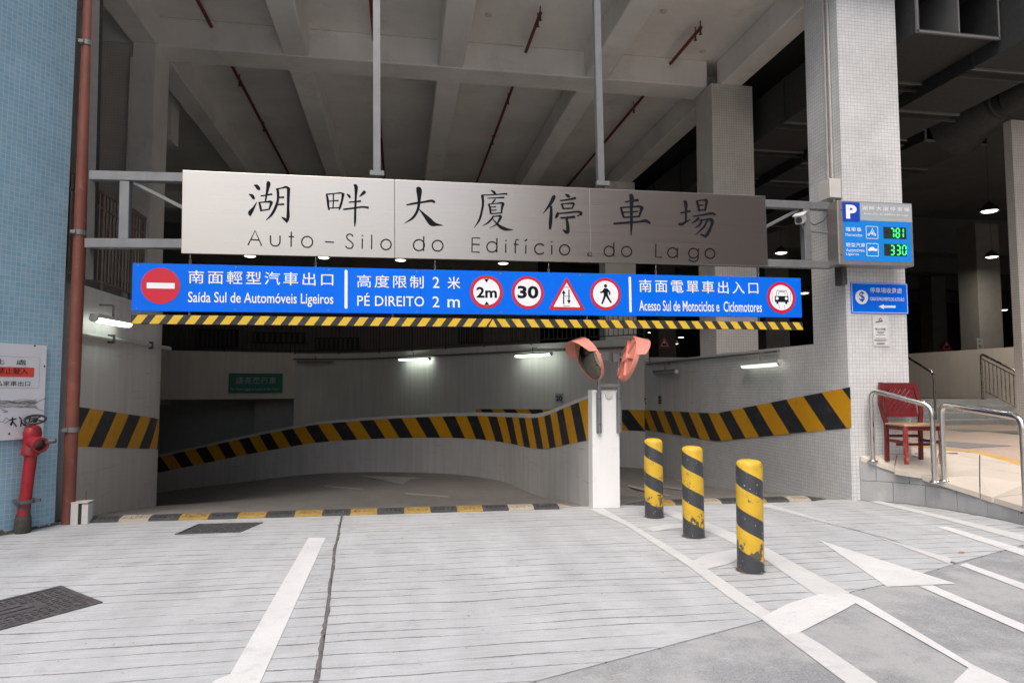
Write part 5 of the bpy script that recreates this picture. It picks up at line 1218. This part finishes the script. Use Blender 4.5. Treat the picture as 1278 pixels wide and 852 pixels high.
bump(-3.72, 2.34, .345, [RUBB, RUBC, RUBB, RUBY, RUBB, RUBY, RUBB, RUBY, RUBB, RUBY, RUBB, RUBY, RUBB, RUBY, RUBB, RUBC, RUBB, RUBC], 'long yellow and black speed bump across the left exit ramp', 9.1, 1)
bump(3.12, 6.20, .345, [RUBB, RUBY, RUBB, RUBC, RUBB, RUBY, RUBB, RUBC, RUBB], 'shorter speed bump across the right ramp behind the bollards', 9.13, 2)

# manholes
def manhole(px, label, nx, ny, diag=False):
    c = [onz(*p) for p in px]; cen = sum((v for v in c), Vector()) / 4; t = thing('manhole_cover', label, 'manhole cover', cen)
    def bl(u, v, z): p = c[0].lerp(c[1], u).lerp(c[3].lerp(c[2], u), v); return (p.x, p.y, z)
    def quad(u0, v0, u1, v1, z0, z1):
        g = MB(); vs = [bl(u, v, z) for z in (z0, z1) for u, v in ((u0, v0), (u1, v0), (u1, v1), (u0, v1))]
        g.add(vs, [(0, 1, 2, 3), (4, 5, 6, 7), (0, 1, 5, 4), (1, 2, 6, 5), (2, 3, 7, 6), (3, 0, 4, 7)]); return g
    quad(0, 0, 1, 1, -.01, .003).build('base_plate', IRON, t)
    for a in ((0, 0, 1, .05), (0, .95, 1, 1), (0, .05, .04, .95), (.96, .05, 1, .95)): quad(*a, .003, .010).build('frame', IRON, t)
    for i in range(nx):
        for j in range(ny):
            if diag and .25 < (i + .5) / nx < .75 and .3 < (j + .5) / ny < .7: continue
            u = .06 + .88 * i / nx; v = .07 + .86 * j / ny; du = .88 / nx; dv_ = .86 / ny
            a, b = (.14, .30) if (i + j) % 2 else (.30, .14)
            quad(u + du * a, v + dv_ * b, u + du * (1 - a), v + dv_ * (1 - b), .003, .009).build('stud', IRON, t)
    if diag:
        for j in range(3): quad(.28 + j * .05, .33 + j * .13, .66 + j * .03, .41 + j * .13, .003, .011).build('raised_bar', IRON, t)
manhole([(-70, 790), (0, 786), (128, 752), (75, 732)] if False else [(-62, 768), (0, 786), (128, 752), (75, 731)], 'large cast iron manhole cover at the left edge of the picture', 16, 14, True) if False else None
mA = [onz(128, 752), onz(76, 731.5)]
dA = (onz(0, 786.5) - onz(128, 752))
def from_pts(c, label, nx, ny, diag):
    global onz
    old = onz; it = iter(c); onz = lambda *a, **k: next(it)
    try: manhole([(0, 0)] * 4, label, nx, ny, diag)
    finally: onz = old
dn = dA.normalized(); L1 = 1.05
from_pts([mA[0], mA[0] + dn * L1, mA[1] + dn * L1, mA[1]], 'large cast iron manhole cover at the left edge of the picture', 17, 12, True)
manhole([(218, 667), (300, 664), (328, 652), (248, 654)], 'smaller grated iron cover near the speed bump', 14, 8, False)

# ================================================================== PLATFORM, STEPS, RAILS, CHAIR
EZ = [(5.2, 0.0), (7.05, .19), (7.6, .25), (8.3, .37), (8.85, .50), (9.1, .64), (30, .64)]
EX = [(5.2, 7.38), (7.05, 7.40), (7.61, 7.38), (8.23, 7.28), (8.78, 7.03), (9.09, 6.62)]
def ip(T, y):
    for (a, va), (b, vb) in zip(T, T[1:]):
        if y <= b: return va + (vb - va) * max(0, y - a) / (b - a)
    return T[-1][1]
def pz(x, y):
    base = max(.03, min(.65, .65 - .18 * (9.1 - y))); t = max(0, min(1, (x - ip(EX, y)) / .2)); t = t * t * (3 - 2 * t)
    return ip(EZ, y) + (base - ip(EZ, y)) * t if y < 9.1 else base
edge = [(6.62, 9.09), (7.03, 8.78), (7.28, 8.23), (7.38, 7.61), (7.40, 7.05), (7.38, 5.2)]
E2 = smooth_pts(edge, 5)
g = MB(); inner = [(x + .20, y + .02) for x, y in E2]
g.prism([(x, y) for x, y in inner][::-1] + [(7.5, 9.0), (7.5, 18), (20, 18), (20, 5.2)][:0] + [], 0, 0) if False else None
vs = []; base = MB()
ysn = [5.2, 6.2, 7.2, 8.2, 9.2, 17]
base.add([(x, y, pz(x, y) - .16) for y in ysn for x in (7.6, 20)], [(2 * i, 2 * i + 1, 2 * i + 3, 2 * i + 2) for i in range(len(ysn) - 1)]); base.add([(7.50, 9.1, .49), (7.6, 9.1, .49), (7.6, 17, .49), (7.5, 17, .49)], [(0, 1, 2, 3)])
struct('platform_bed', base, SOIL)
# retaining kerb of granite blocks, two courses
t = thing('retaining_kerb', 'low grey stone block kerb curving down beside the sloping footway', 'kerb', (6.9, 8.9, 0))
def offp(P, d):
    out = []
    for i in range(len(P)):
        a = P[max(i - 1, 0)]; b = P[min(i + 1, len(P) - 1)]; dx, dy = b[0] - a[0], b[1] - a[1]; l = math.hypot(dx, dy); out.append((P[i][0] - dy / l * d, P[i][1] + dx / l * d))
    return out
ER = resamp(E2, 60); EI = offp(ER, .30 if True else -.3)
nb = 10
for course in (0, 1):
    for k in range(nb):
        i0 = int(60 * k / nb) ; i1 = int(60 * (k + 1) / nb)
        if course: i0 = max(0, i0 - 3); i1 = min(60, i1 - 3 if k < nb - 1 else 60)
        g = MB(); vs = []; ok = False; n = 0
        for i in range(i0, i1 + 1):
            (x, y), (xi, yi) = ER[i], EI[i]; top = ip(EZ, y)
            zl, zh = (.0, min(.28, top - .004)) if course == 0 else (.286, top)
            if zh - zl > .02: ok = True
            zh = max(zh, zl + .001)
            if i == i0: f_ = .05
            vs += [(x, y, zl), (x, y, zh), (xi, yi, zh), (xi, yi, zl)]; n += 1
        if not ok or n < 2: continue
        if course == 0 and pz(*ER[i0]) < .06: pass
        g.add(vs, [(4 * i + a, 4 * i + (a + 1) % 4, 4 * i + 4 + (a + 1) % 4, 4 * i + 4 + a) for i in range(n - 1) for a in range(4)] + [(0, 1, 2, 3), (4 * n - 1, 4 * n - 2, 4 * n - 3, 4 * n - 4)])
        # shrink slightly toward its centre for the joint
        cx = sum(v[0] for v in g.v) / len(g.v); cy = sum(v[1] for v in g.v) / len(g.v); g.v = [(cx + (x - cx) * .988, cy + (y - cy) * .988, z) for x, y, z in g.v]
        bevel(g.build('stone_block', PAVEG, t), .004, 1)
g = MB(); vs = []
for (x, y), (xi, yi) in zip(offp(ER, .02), offp(ER, .28)): vs += [(x, y, -.02), (x, y, ip(EZ, y) - .006), (xi, yi, ip(EZ, yi) - .006), (xi, yi, -.02)]
g.add(vs, [(4 * i + a, 4 * i + (a + 1) % 4, 4 * i + 4 + (a + 1) % 4, 4 * i + 4 + a) for i in range(60) for a in range(4)]); g.build('mortar_core', M('pale mortar', (.40, .40, .39), .9), t)
# paving slabs, each its own piece
t = thing('footway_paving', 'cream square paving slabs sloping up to the garage steps', 'paving', (8, 9, .5)); t['kind'] = 'structure'
del t['label']; del t['category']
def clip_hp(poly, p, n):
    out = []
    for i in range(len(poly)):
        a, b = poly[i - 1], poly[i]; da = (a[0] - p[0]) * n[0] + (a[1] - p[1]) * n[1]; db = (b[0] - p[0]) * n[0] + (b[1] - p[1]) * n[1]
        if (da < 0) != (db < 0): u = da / (da - db); out.append((a[0] + (b[0] - a[0]) * u, a[1] + (b[1] - a[1]) * u))
        if db >= 0: out.append(b)
    return out
def xs(y): return 8.36 + .165 * (10.2 - y)
S = .50; e = .006; ca, sa = math.cos(math.radians(-44)), math.sin(math.radians(-44))
for i in range(-14, 15):
    for j in range(-14, 15):
        q = [(7.62 + a * ca - b * sa, 8.05 + a * sa + b * ca) for a, b in ((i * S + e, j * S + e), ((i + 1) * S - e, j * S + e), ((i + 1) * S - e, (j + 1) * S - e), (i * S + e, (j + 1) * S - e))]
        y0 = max(5.2, min(p[1] for p in q)); y1 = max(p[1] for p in q)
        if y1 < 5.25 or y0 > 15.5: continue
        q = clip_hp(q, (0, 5.2), (0, 1)); q = clip_hp(q, (0, 15.58), (0, -1))
        yb = min(y1, 9.085); ya = min(y0, yb - .05)
        pa, pb_ = (ip(EX, ya) + .005, ya), (ip(EX, yb) + .005, yb)
        q = clip_hp(q, pa, (pb_[1] - pa[1], -(pb_[0] - pa[0])))
        if y1 > 9.095:
            if y0 > 9.095 or max(p[0] for p in q or [(0, 0)]) > 7.5 and sum(p[1] for p in q) / max(1, len(q)) > 9.0: q = clip_hp(q, (7.5, 0), (1, 0))
            else: q = clip_hp(q, (0, 9.095), (0, -1))
        q = clip_hp(q, (xs(5.2) - e, 5.2), (-(15.6 - 5.2), xs(15.6) - xs(5.2)))
        if len(q) < 3: continue
        ar = abs(sum(q[k - 1][0] * q[k][1] - q[k][0] * q[k - 1][1] for k in range(len(q)))) / 2
        if ar < .002: continue
        dz = random.uniform(-.0015, .0015)
        g = MB(); g.prism(q, lambda x, y: pz(x, y) - .06, lambda x, y: pz(x, y) + dz + .006); g.build('paving_slab', PAVE, t)
# yellow strip, then pebble paving with grey diamonds
g = MB(); yy = [5.2, 6.2, 7.2, 8.2, 9.2, 11.6, 15.6]; g.add([(xs(y) + dx, y, pz(20, y) + .008) for y in yy for dx in (.0, .27)], [(2 * i, 2 * i + 1, 2 * i + 3, 2 * i + 2) for i in range(6)]); struct('yellow_strip', g, YSTRIP)
g = MB(); g.add([(xs(y) + .275 if k == 0 else 20, y, pz(20, y) + .004) for y in yy for k in (0, 1)], [(2 * i, 2 * i + 1, 2 * i + 3, 2 * i + 2) for i in range(6)]); struct('pebble_paving', g, AGG)
for pts in ([(1142, 548), (1200, 551.5), (1264, 556), (1205, 559), (1160, 554)], [(1179, 535.5), (1200, 535), (1234, 537), (1205, 539)], [(1232, 538), (1270, 537), (1290, 540), (1262, 541)]):
    g = MB(); p = [onz(x, y, .66) for x, y in pts]; g.add([tuple(v) for v in p], [tuple(range(len(p)))]); struct('paving_diamond', g, AGGG)
# steps
t = thing('entrance_steps', 'four grey granite steps up to the garage deck', 'steps', (13, 15.6, .62))
for k in range(4):
    for x in range(6):
        xa = 9.2 + x * 1.22; bevel(MB().box((xa, 15.6 + k * .3, .55 if k == 0 else .62 + .17 * k - .02), (xa + 1.214, 16.62 if k == 3 else 15.6 + (k + 1) * .3 + .02, .62 + .17 * (k + 1))).build('step_block', STEPM, t), .006, 1)
g = MB(); g.box((16.5, 13.05, .5), (16.8, 24, 2.72)); tag(g.build('low_wall', BEIGE), 'beige rendered wall beside the steps at the right', 'wall')
g = MB(); g.box((9.1, 24, 1.2), (16.5, 24.3, 2.72)); tag(g.build('low_wall', BEIGE), 'beige rendered wall behind the steps', 'wall')
g = MB(); g.box((6.92, 15.55, .3), (9.18, 24.3, 1.45)); tag(g.build('stone_block_base', STEPM), 'grey block beside the steps behind the chair', 'wall')
# stair rails
def rail(name, label, pts, r=.028, mat=INOX, bars=None, grp=None):
    t = thing(name, label, 'handrail', pts[0], grp)
    P = [Vector(p) for p in pts]; out = [P[0]]
    for i in range(1, len(P) - 1):
        a = (P[i - 1] - P[i]).normalized(); b = (P[i + 1] - P[i]).normalized(); R = min(.13, (P[i - 1] - P[i]).length / 2, (P[i + 1] - P[i]).length / 2)
        for k in range(7):
            u = k / 6; out.append((P[i] + a * R).lerp(P[i], u).lerp(P[i].lerp(P[i] + b * R, u), u))
    out.append(P[-1]); MB().tube(out, r, 14).build('tube', mat, t, smooth=True)
    for q in (P[0], P[-1]): MB().lathe([(r, .02), (r * 1.9, .012), (r * 2.0, .0)], q, n=16).build('floor_flange', mat, t, smooth=True)
    return t
def P3(px, py, d): return at(px, py, d)
a = ony(1089, 567, 8.98); b = onz(1166, 587, .52); a.z = pz(a.x, a.y) + .005; b.z = pz(b.x, b.y) + .005
da = a.z
rail('steel_handrail', 'stainless hoop rail in front of the red chair', [a, (a.x, a.y, a.z + 1.02), (b.x, b.y, b.z + 1.02), b], .036, grp='stainless hoop rails beside the kerb')
a = onz(1178, 591, .47); b = onz(1281, 632, .26); a.z = pz(a.x, a.y) + .005; b.z = pz(b.x, b.y) + .005
rail('steel_handrail', 'nearer stainless hoop rail running out at the right edge', [a, (a.x, a.y, a.z + 1.03), (b.x, b.y, b.z + 1.10), b], .037, grp='stainless hoop rails beside the kerb')
a = onz(1168, 532, .62); xr_ = a.x; far = onx(1120, 442, xr_); tp = onx(1166, 467, xr_)
t = rail('stair_handrail', 'dark steel stair handrail just right of the tiled column', [a, (xr_, a.y, tp.z + .02), (xr_, far.y, far.z + .1), (xr_, far.y, 1.3)], .03, INOXD)
a = onz(1273, 533, .62); xr_ = a.x; far = onx(1224, 441, xr_); tp = onx(1268, 464, xr_)
t = rail('stair_handrail', 'stair handrail with thin bars in front of the beige wall', [a, (xr_, a.y, tp.z), (xr_, far.y, far.z), (xr_, far.y, 1.3)], .03, INOXD)
n = 9
zt_a, zt_b2 = tp.z - .13, far.z - .13; zb_a, zb_b2 = zt_a - .8, max(zt_b2 - .85, 1.4)
MB().tube([(xr_, a.y, zt_a), (xr_, far.y, zt_b2)], .014, 6).build('upper_bar', INOXD, t); MB().tube([(xr_, a.y, zb_a), (xr_, far.y, zb_b2)], .014, 6).build('lower_bar', INOXD, t)
for k in range(1, n):
    u = k / n; y = a.y + (far.y - a.y) * u; MB().tube([(xr_, y, zb_a + (zb_b2 - zb_a) * u), (xr_, y, zt_a + (zt_b2 - zt_a) * u)], .010, 6).build('bar', INOXD, t)

# red chair
cb = onz(1119.5, 568, .642); cb.y = min(cb.y, 8.96); cz = pz(cb.x, 8.75) + .008
Mx = Matrix.Translation((cb.x - .045, cb.y - .30, cz)) @ Matrix.Rotation(-YAW + .02, 4, 'Z') @ Matrix.Scale(1.15, 4)
t = thing('wooden_chair', 'dark red wooden chair with slotted back and worn seat against the tiled column', 'chair', mat=Mx)
hw = .215
def chair_leg(pts, w_, mat, n='leg'):
    g = MB()
    for a, b in zip(pts, pts[1:]): g.beam(a, b, w_, w_, (0, 1, 0))
    bevel(g.build(n, mat, t, local=True), .004, 1)
for s in (-1, 1):
    g = MB(); P_ = [(s * hw, .21, 0), (s * hw, .20, .25), (s * hw, .20, .46), (s * (hw + .03), .22, .60), (s * (hw + .04), .245, .70), (s * (hw - .005), .30, .98)]
    vs = []
    for i, (x, y, z) in enumerate(P_): w2 = .024; vs += [(x - w2, y - .02, z), (x + w2, y - .02, z), (x + w2, y + .02, z), (x - w2, y + .02, z)]
    n = len(P_); g.add(vs, [(4 * i + a, 4 * i + (a + 1) % 4, 4 * i + 4 + (a + 1) % 4, 4 * i + 4 + a) for i in range(n - 1) for a in range(4)] + [(3, 2, 1, 0), (4 * n - 4, 4 * n - 3, 4 * n - 2, 4 * n - 1)])
    bevel(g.build('leg', CHR, t, local=True), .004, 1)
    bevel(MB().beam((s * (hw + .0), -.20, 0), (s * (hw + .0), -.20, .45), .044, .044).build('leg', CHRF, t, local=True, label='worn front leg' if s < 0 else None), .004, 1)
    bevel(MB().beam((s * hw, -.18, .26), (s * hw, .19, .26), .02, .035).build('stretcher', CHR, t, local=True), .003, 1)
bevel(MB().beam((-hw, .20, .31), (hw, .20, .31), .02, .035).build('stretcher', CHR, t, local=True), .003, 1)
bevel(MB().beam((-hw, .0, .22), (hw, .0, .22), .02, .03).build('stretcher', CHR, t, local=True), .003, 1)
bevel(MB().box((-hw - .01, -.215, .40), (hw + .01, .20, .445)).build('apron', CHR, t, local=True), .004, 1)
bevel(MB().box((-hw - .025, -.235, .447), (hw + .025, .195, .475)).build('seat', SEATM, t, local=True), .01, 2)
# slotted back board: rails and slanting slats cut to the board outline
def bk(x, z, dy=0): y = .20 + max(0, z - .46) * .19 + dy; return y
def bplate(poly, nme, th=.018):
    g = MB(); n = len(poly); vs = [(x, bk(x, z) - th / 2, z) for x, z in poly] + [(x, bk(x, z) + th / 2, z) for x, z in poly]
    g.add(vs, [tuple(range(n)), tuple(reversed(range(n, 2 * n)))] + [((i + 1) % n, i, n + i, n + (i + 1) % n) for i in range(n)]); g.build(nme, CHR, t, local=True)
X = hw - .02
bplate([(-X - .0, .90), (X, .90), (X, .975), (-X, .975)], 'top_rail', .026); bplate([(-X, .545), (X, .545), (X, .62), (-X, .62)], 'bottom_rail', .026); bplate([(-X, .745), (X, .745), (X, .765), (-X, .765)], 'mid_rail')
bplate([(-X, .62), (-X + .03, .62), (-X + .03, .9), (-X, .9)], 'side_rail'); bplate([(X - .03, .62), (X, .62), (X, .9), (X - .03, .9)], 'side_rail')
for z0, z1 in ((.62, .745), (.765, .90)):
    for k in range(-3, 9):
        xa = -X + k * .062; pl_ = clip([(xa, z0), (xa + .047, z0), (xa + .047 + (z1 - z0) * .85, z1), (xa + (z1 - z0) * .85, z1)], -X + .03, X - .03, z0, z1)
        if len(pl_) > 2: bplate(pl_, 'slat')
bplate([(X - .10, .62), (X - .03, .62), (X - .03, .70)], 'slat'); bplate([(-X + .03, .82), (-X + .03, .9), (-X + .1, .9)], 'slat')
# red stick on the paving behind
a = onz(1143, 568, .62); g = MB(); g.tube([(7.62, 9.2, .645), (8.3, 9.15, .645)], .008, 6); tag(g.build('red_rod', SPRINK), 'thin red rod lying on the paving behind the chair', 'rod')

# added unseen building, placed and coloured for the brown reflection in the steel sign
g = MB(); g.box((13, -42, 0), (80, -26, 34)); tag(g.build('added_street_building', M('brown render across the street', (.17, .095, .065), .8, var=.1, scale=.3)), 'added brown building across the street, seen only as a reflection in the steel sign', 'building')

# a fallen leaf and bits of litter on the drive
for px, py, c_ in ((1201, 689, 'orange'), (402, 657, None)):
    if c_:
        p = onz(px, py, .006); g = MB(); g.add([(p.x + a, p.y + b, .006 + c) for a, b, c in ((-.05, 0, 0), (-.01, .025, .012), (.045, .01, .004), (0, -.02, .008))], [(0, 1, 2, 3)])
        tag(g.build('fallen_leaf', M('dry leaf', (.55, .26, .07), .8)), 'small dry orange leaf lying on the concrete near the right marking', 'leaf')

def grime(pts, w0, seed, name='dirt_line'):
    random.seed(seed); g = MB(); vs = []; P_ = resamp(pts, 60); n = len(P_)
    for i, (x, y, z) in enumerate(P_):
        a = P_[max(i - 1, 0)]; b = P_[min(i + 1, n - 1)]; dx, dy = b[0] - a[0], b[1] - a[1]; l = math.hypot(dx, dy) or 1
        w_ = w0 * random.uniform(.25, 1.3); vs += [(x, y, z + .0035), (x + dy / l * w_, y - dx / l * w_, z + .0035)]
    g.add(vs, [(2 * i, 2 * i + 1, 2 * i + 3, 2 * i + 2) for i in range(n - 1)]); struct(name, g, M('gathered dirt', (.17, .165, .16), .95, var=.3, scale=14))
grime([(-6.0, 5.78, 0), (-4.05, 9.03, 0)], .05, 1)
grime([(2.59, 9.07, 0), (2.99, 9.07, 0)], .012, 2)
grime([(6.55, 9.09, 0), (6.62, 9.08, 0), (7.03, 8.77, 0), (7.28, 8.22, 0), (7.375, 7.6, 0), (7.39, 6.8, 0)], .03, 3)
for b in [o for o in SC.objects if o.name.startswith('bollard')]:
    x, y, _ = b.location; N = 40; random.seed(int(x * 100)); g = MB()
    vs = []
    for i in range(N):
        a = 2 * PI * i / N; rr = .112 + random.uniform(.006, .030); vs += [(x + .11 * math.cos(a), y + .11 * math.sin(a), .0034), (x + rr * math.cos(a), y + rr * math.sin(a), .0034)]
    g.add(vs, [(2 * i, 2 * i + 1, (2 * i + 3) % (2 * N), (2 * i + 2) % (2 * N)) for i in range(N)]); struct('dirt_ring', g, MATS['gathered dirt'])
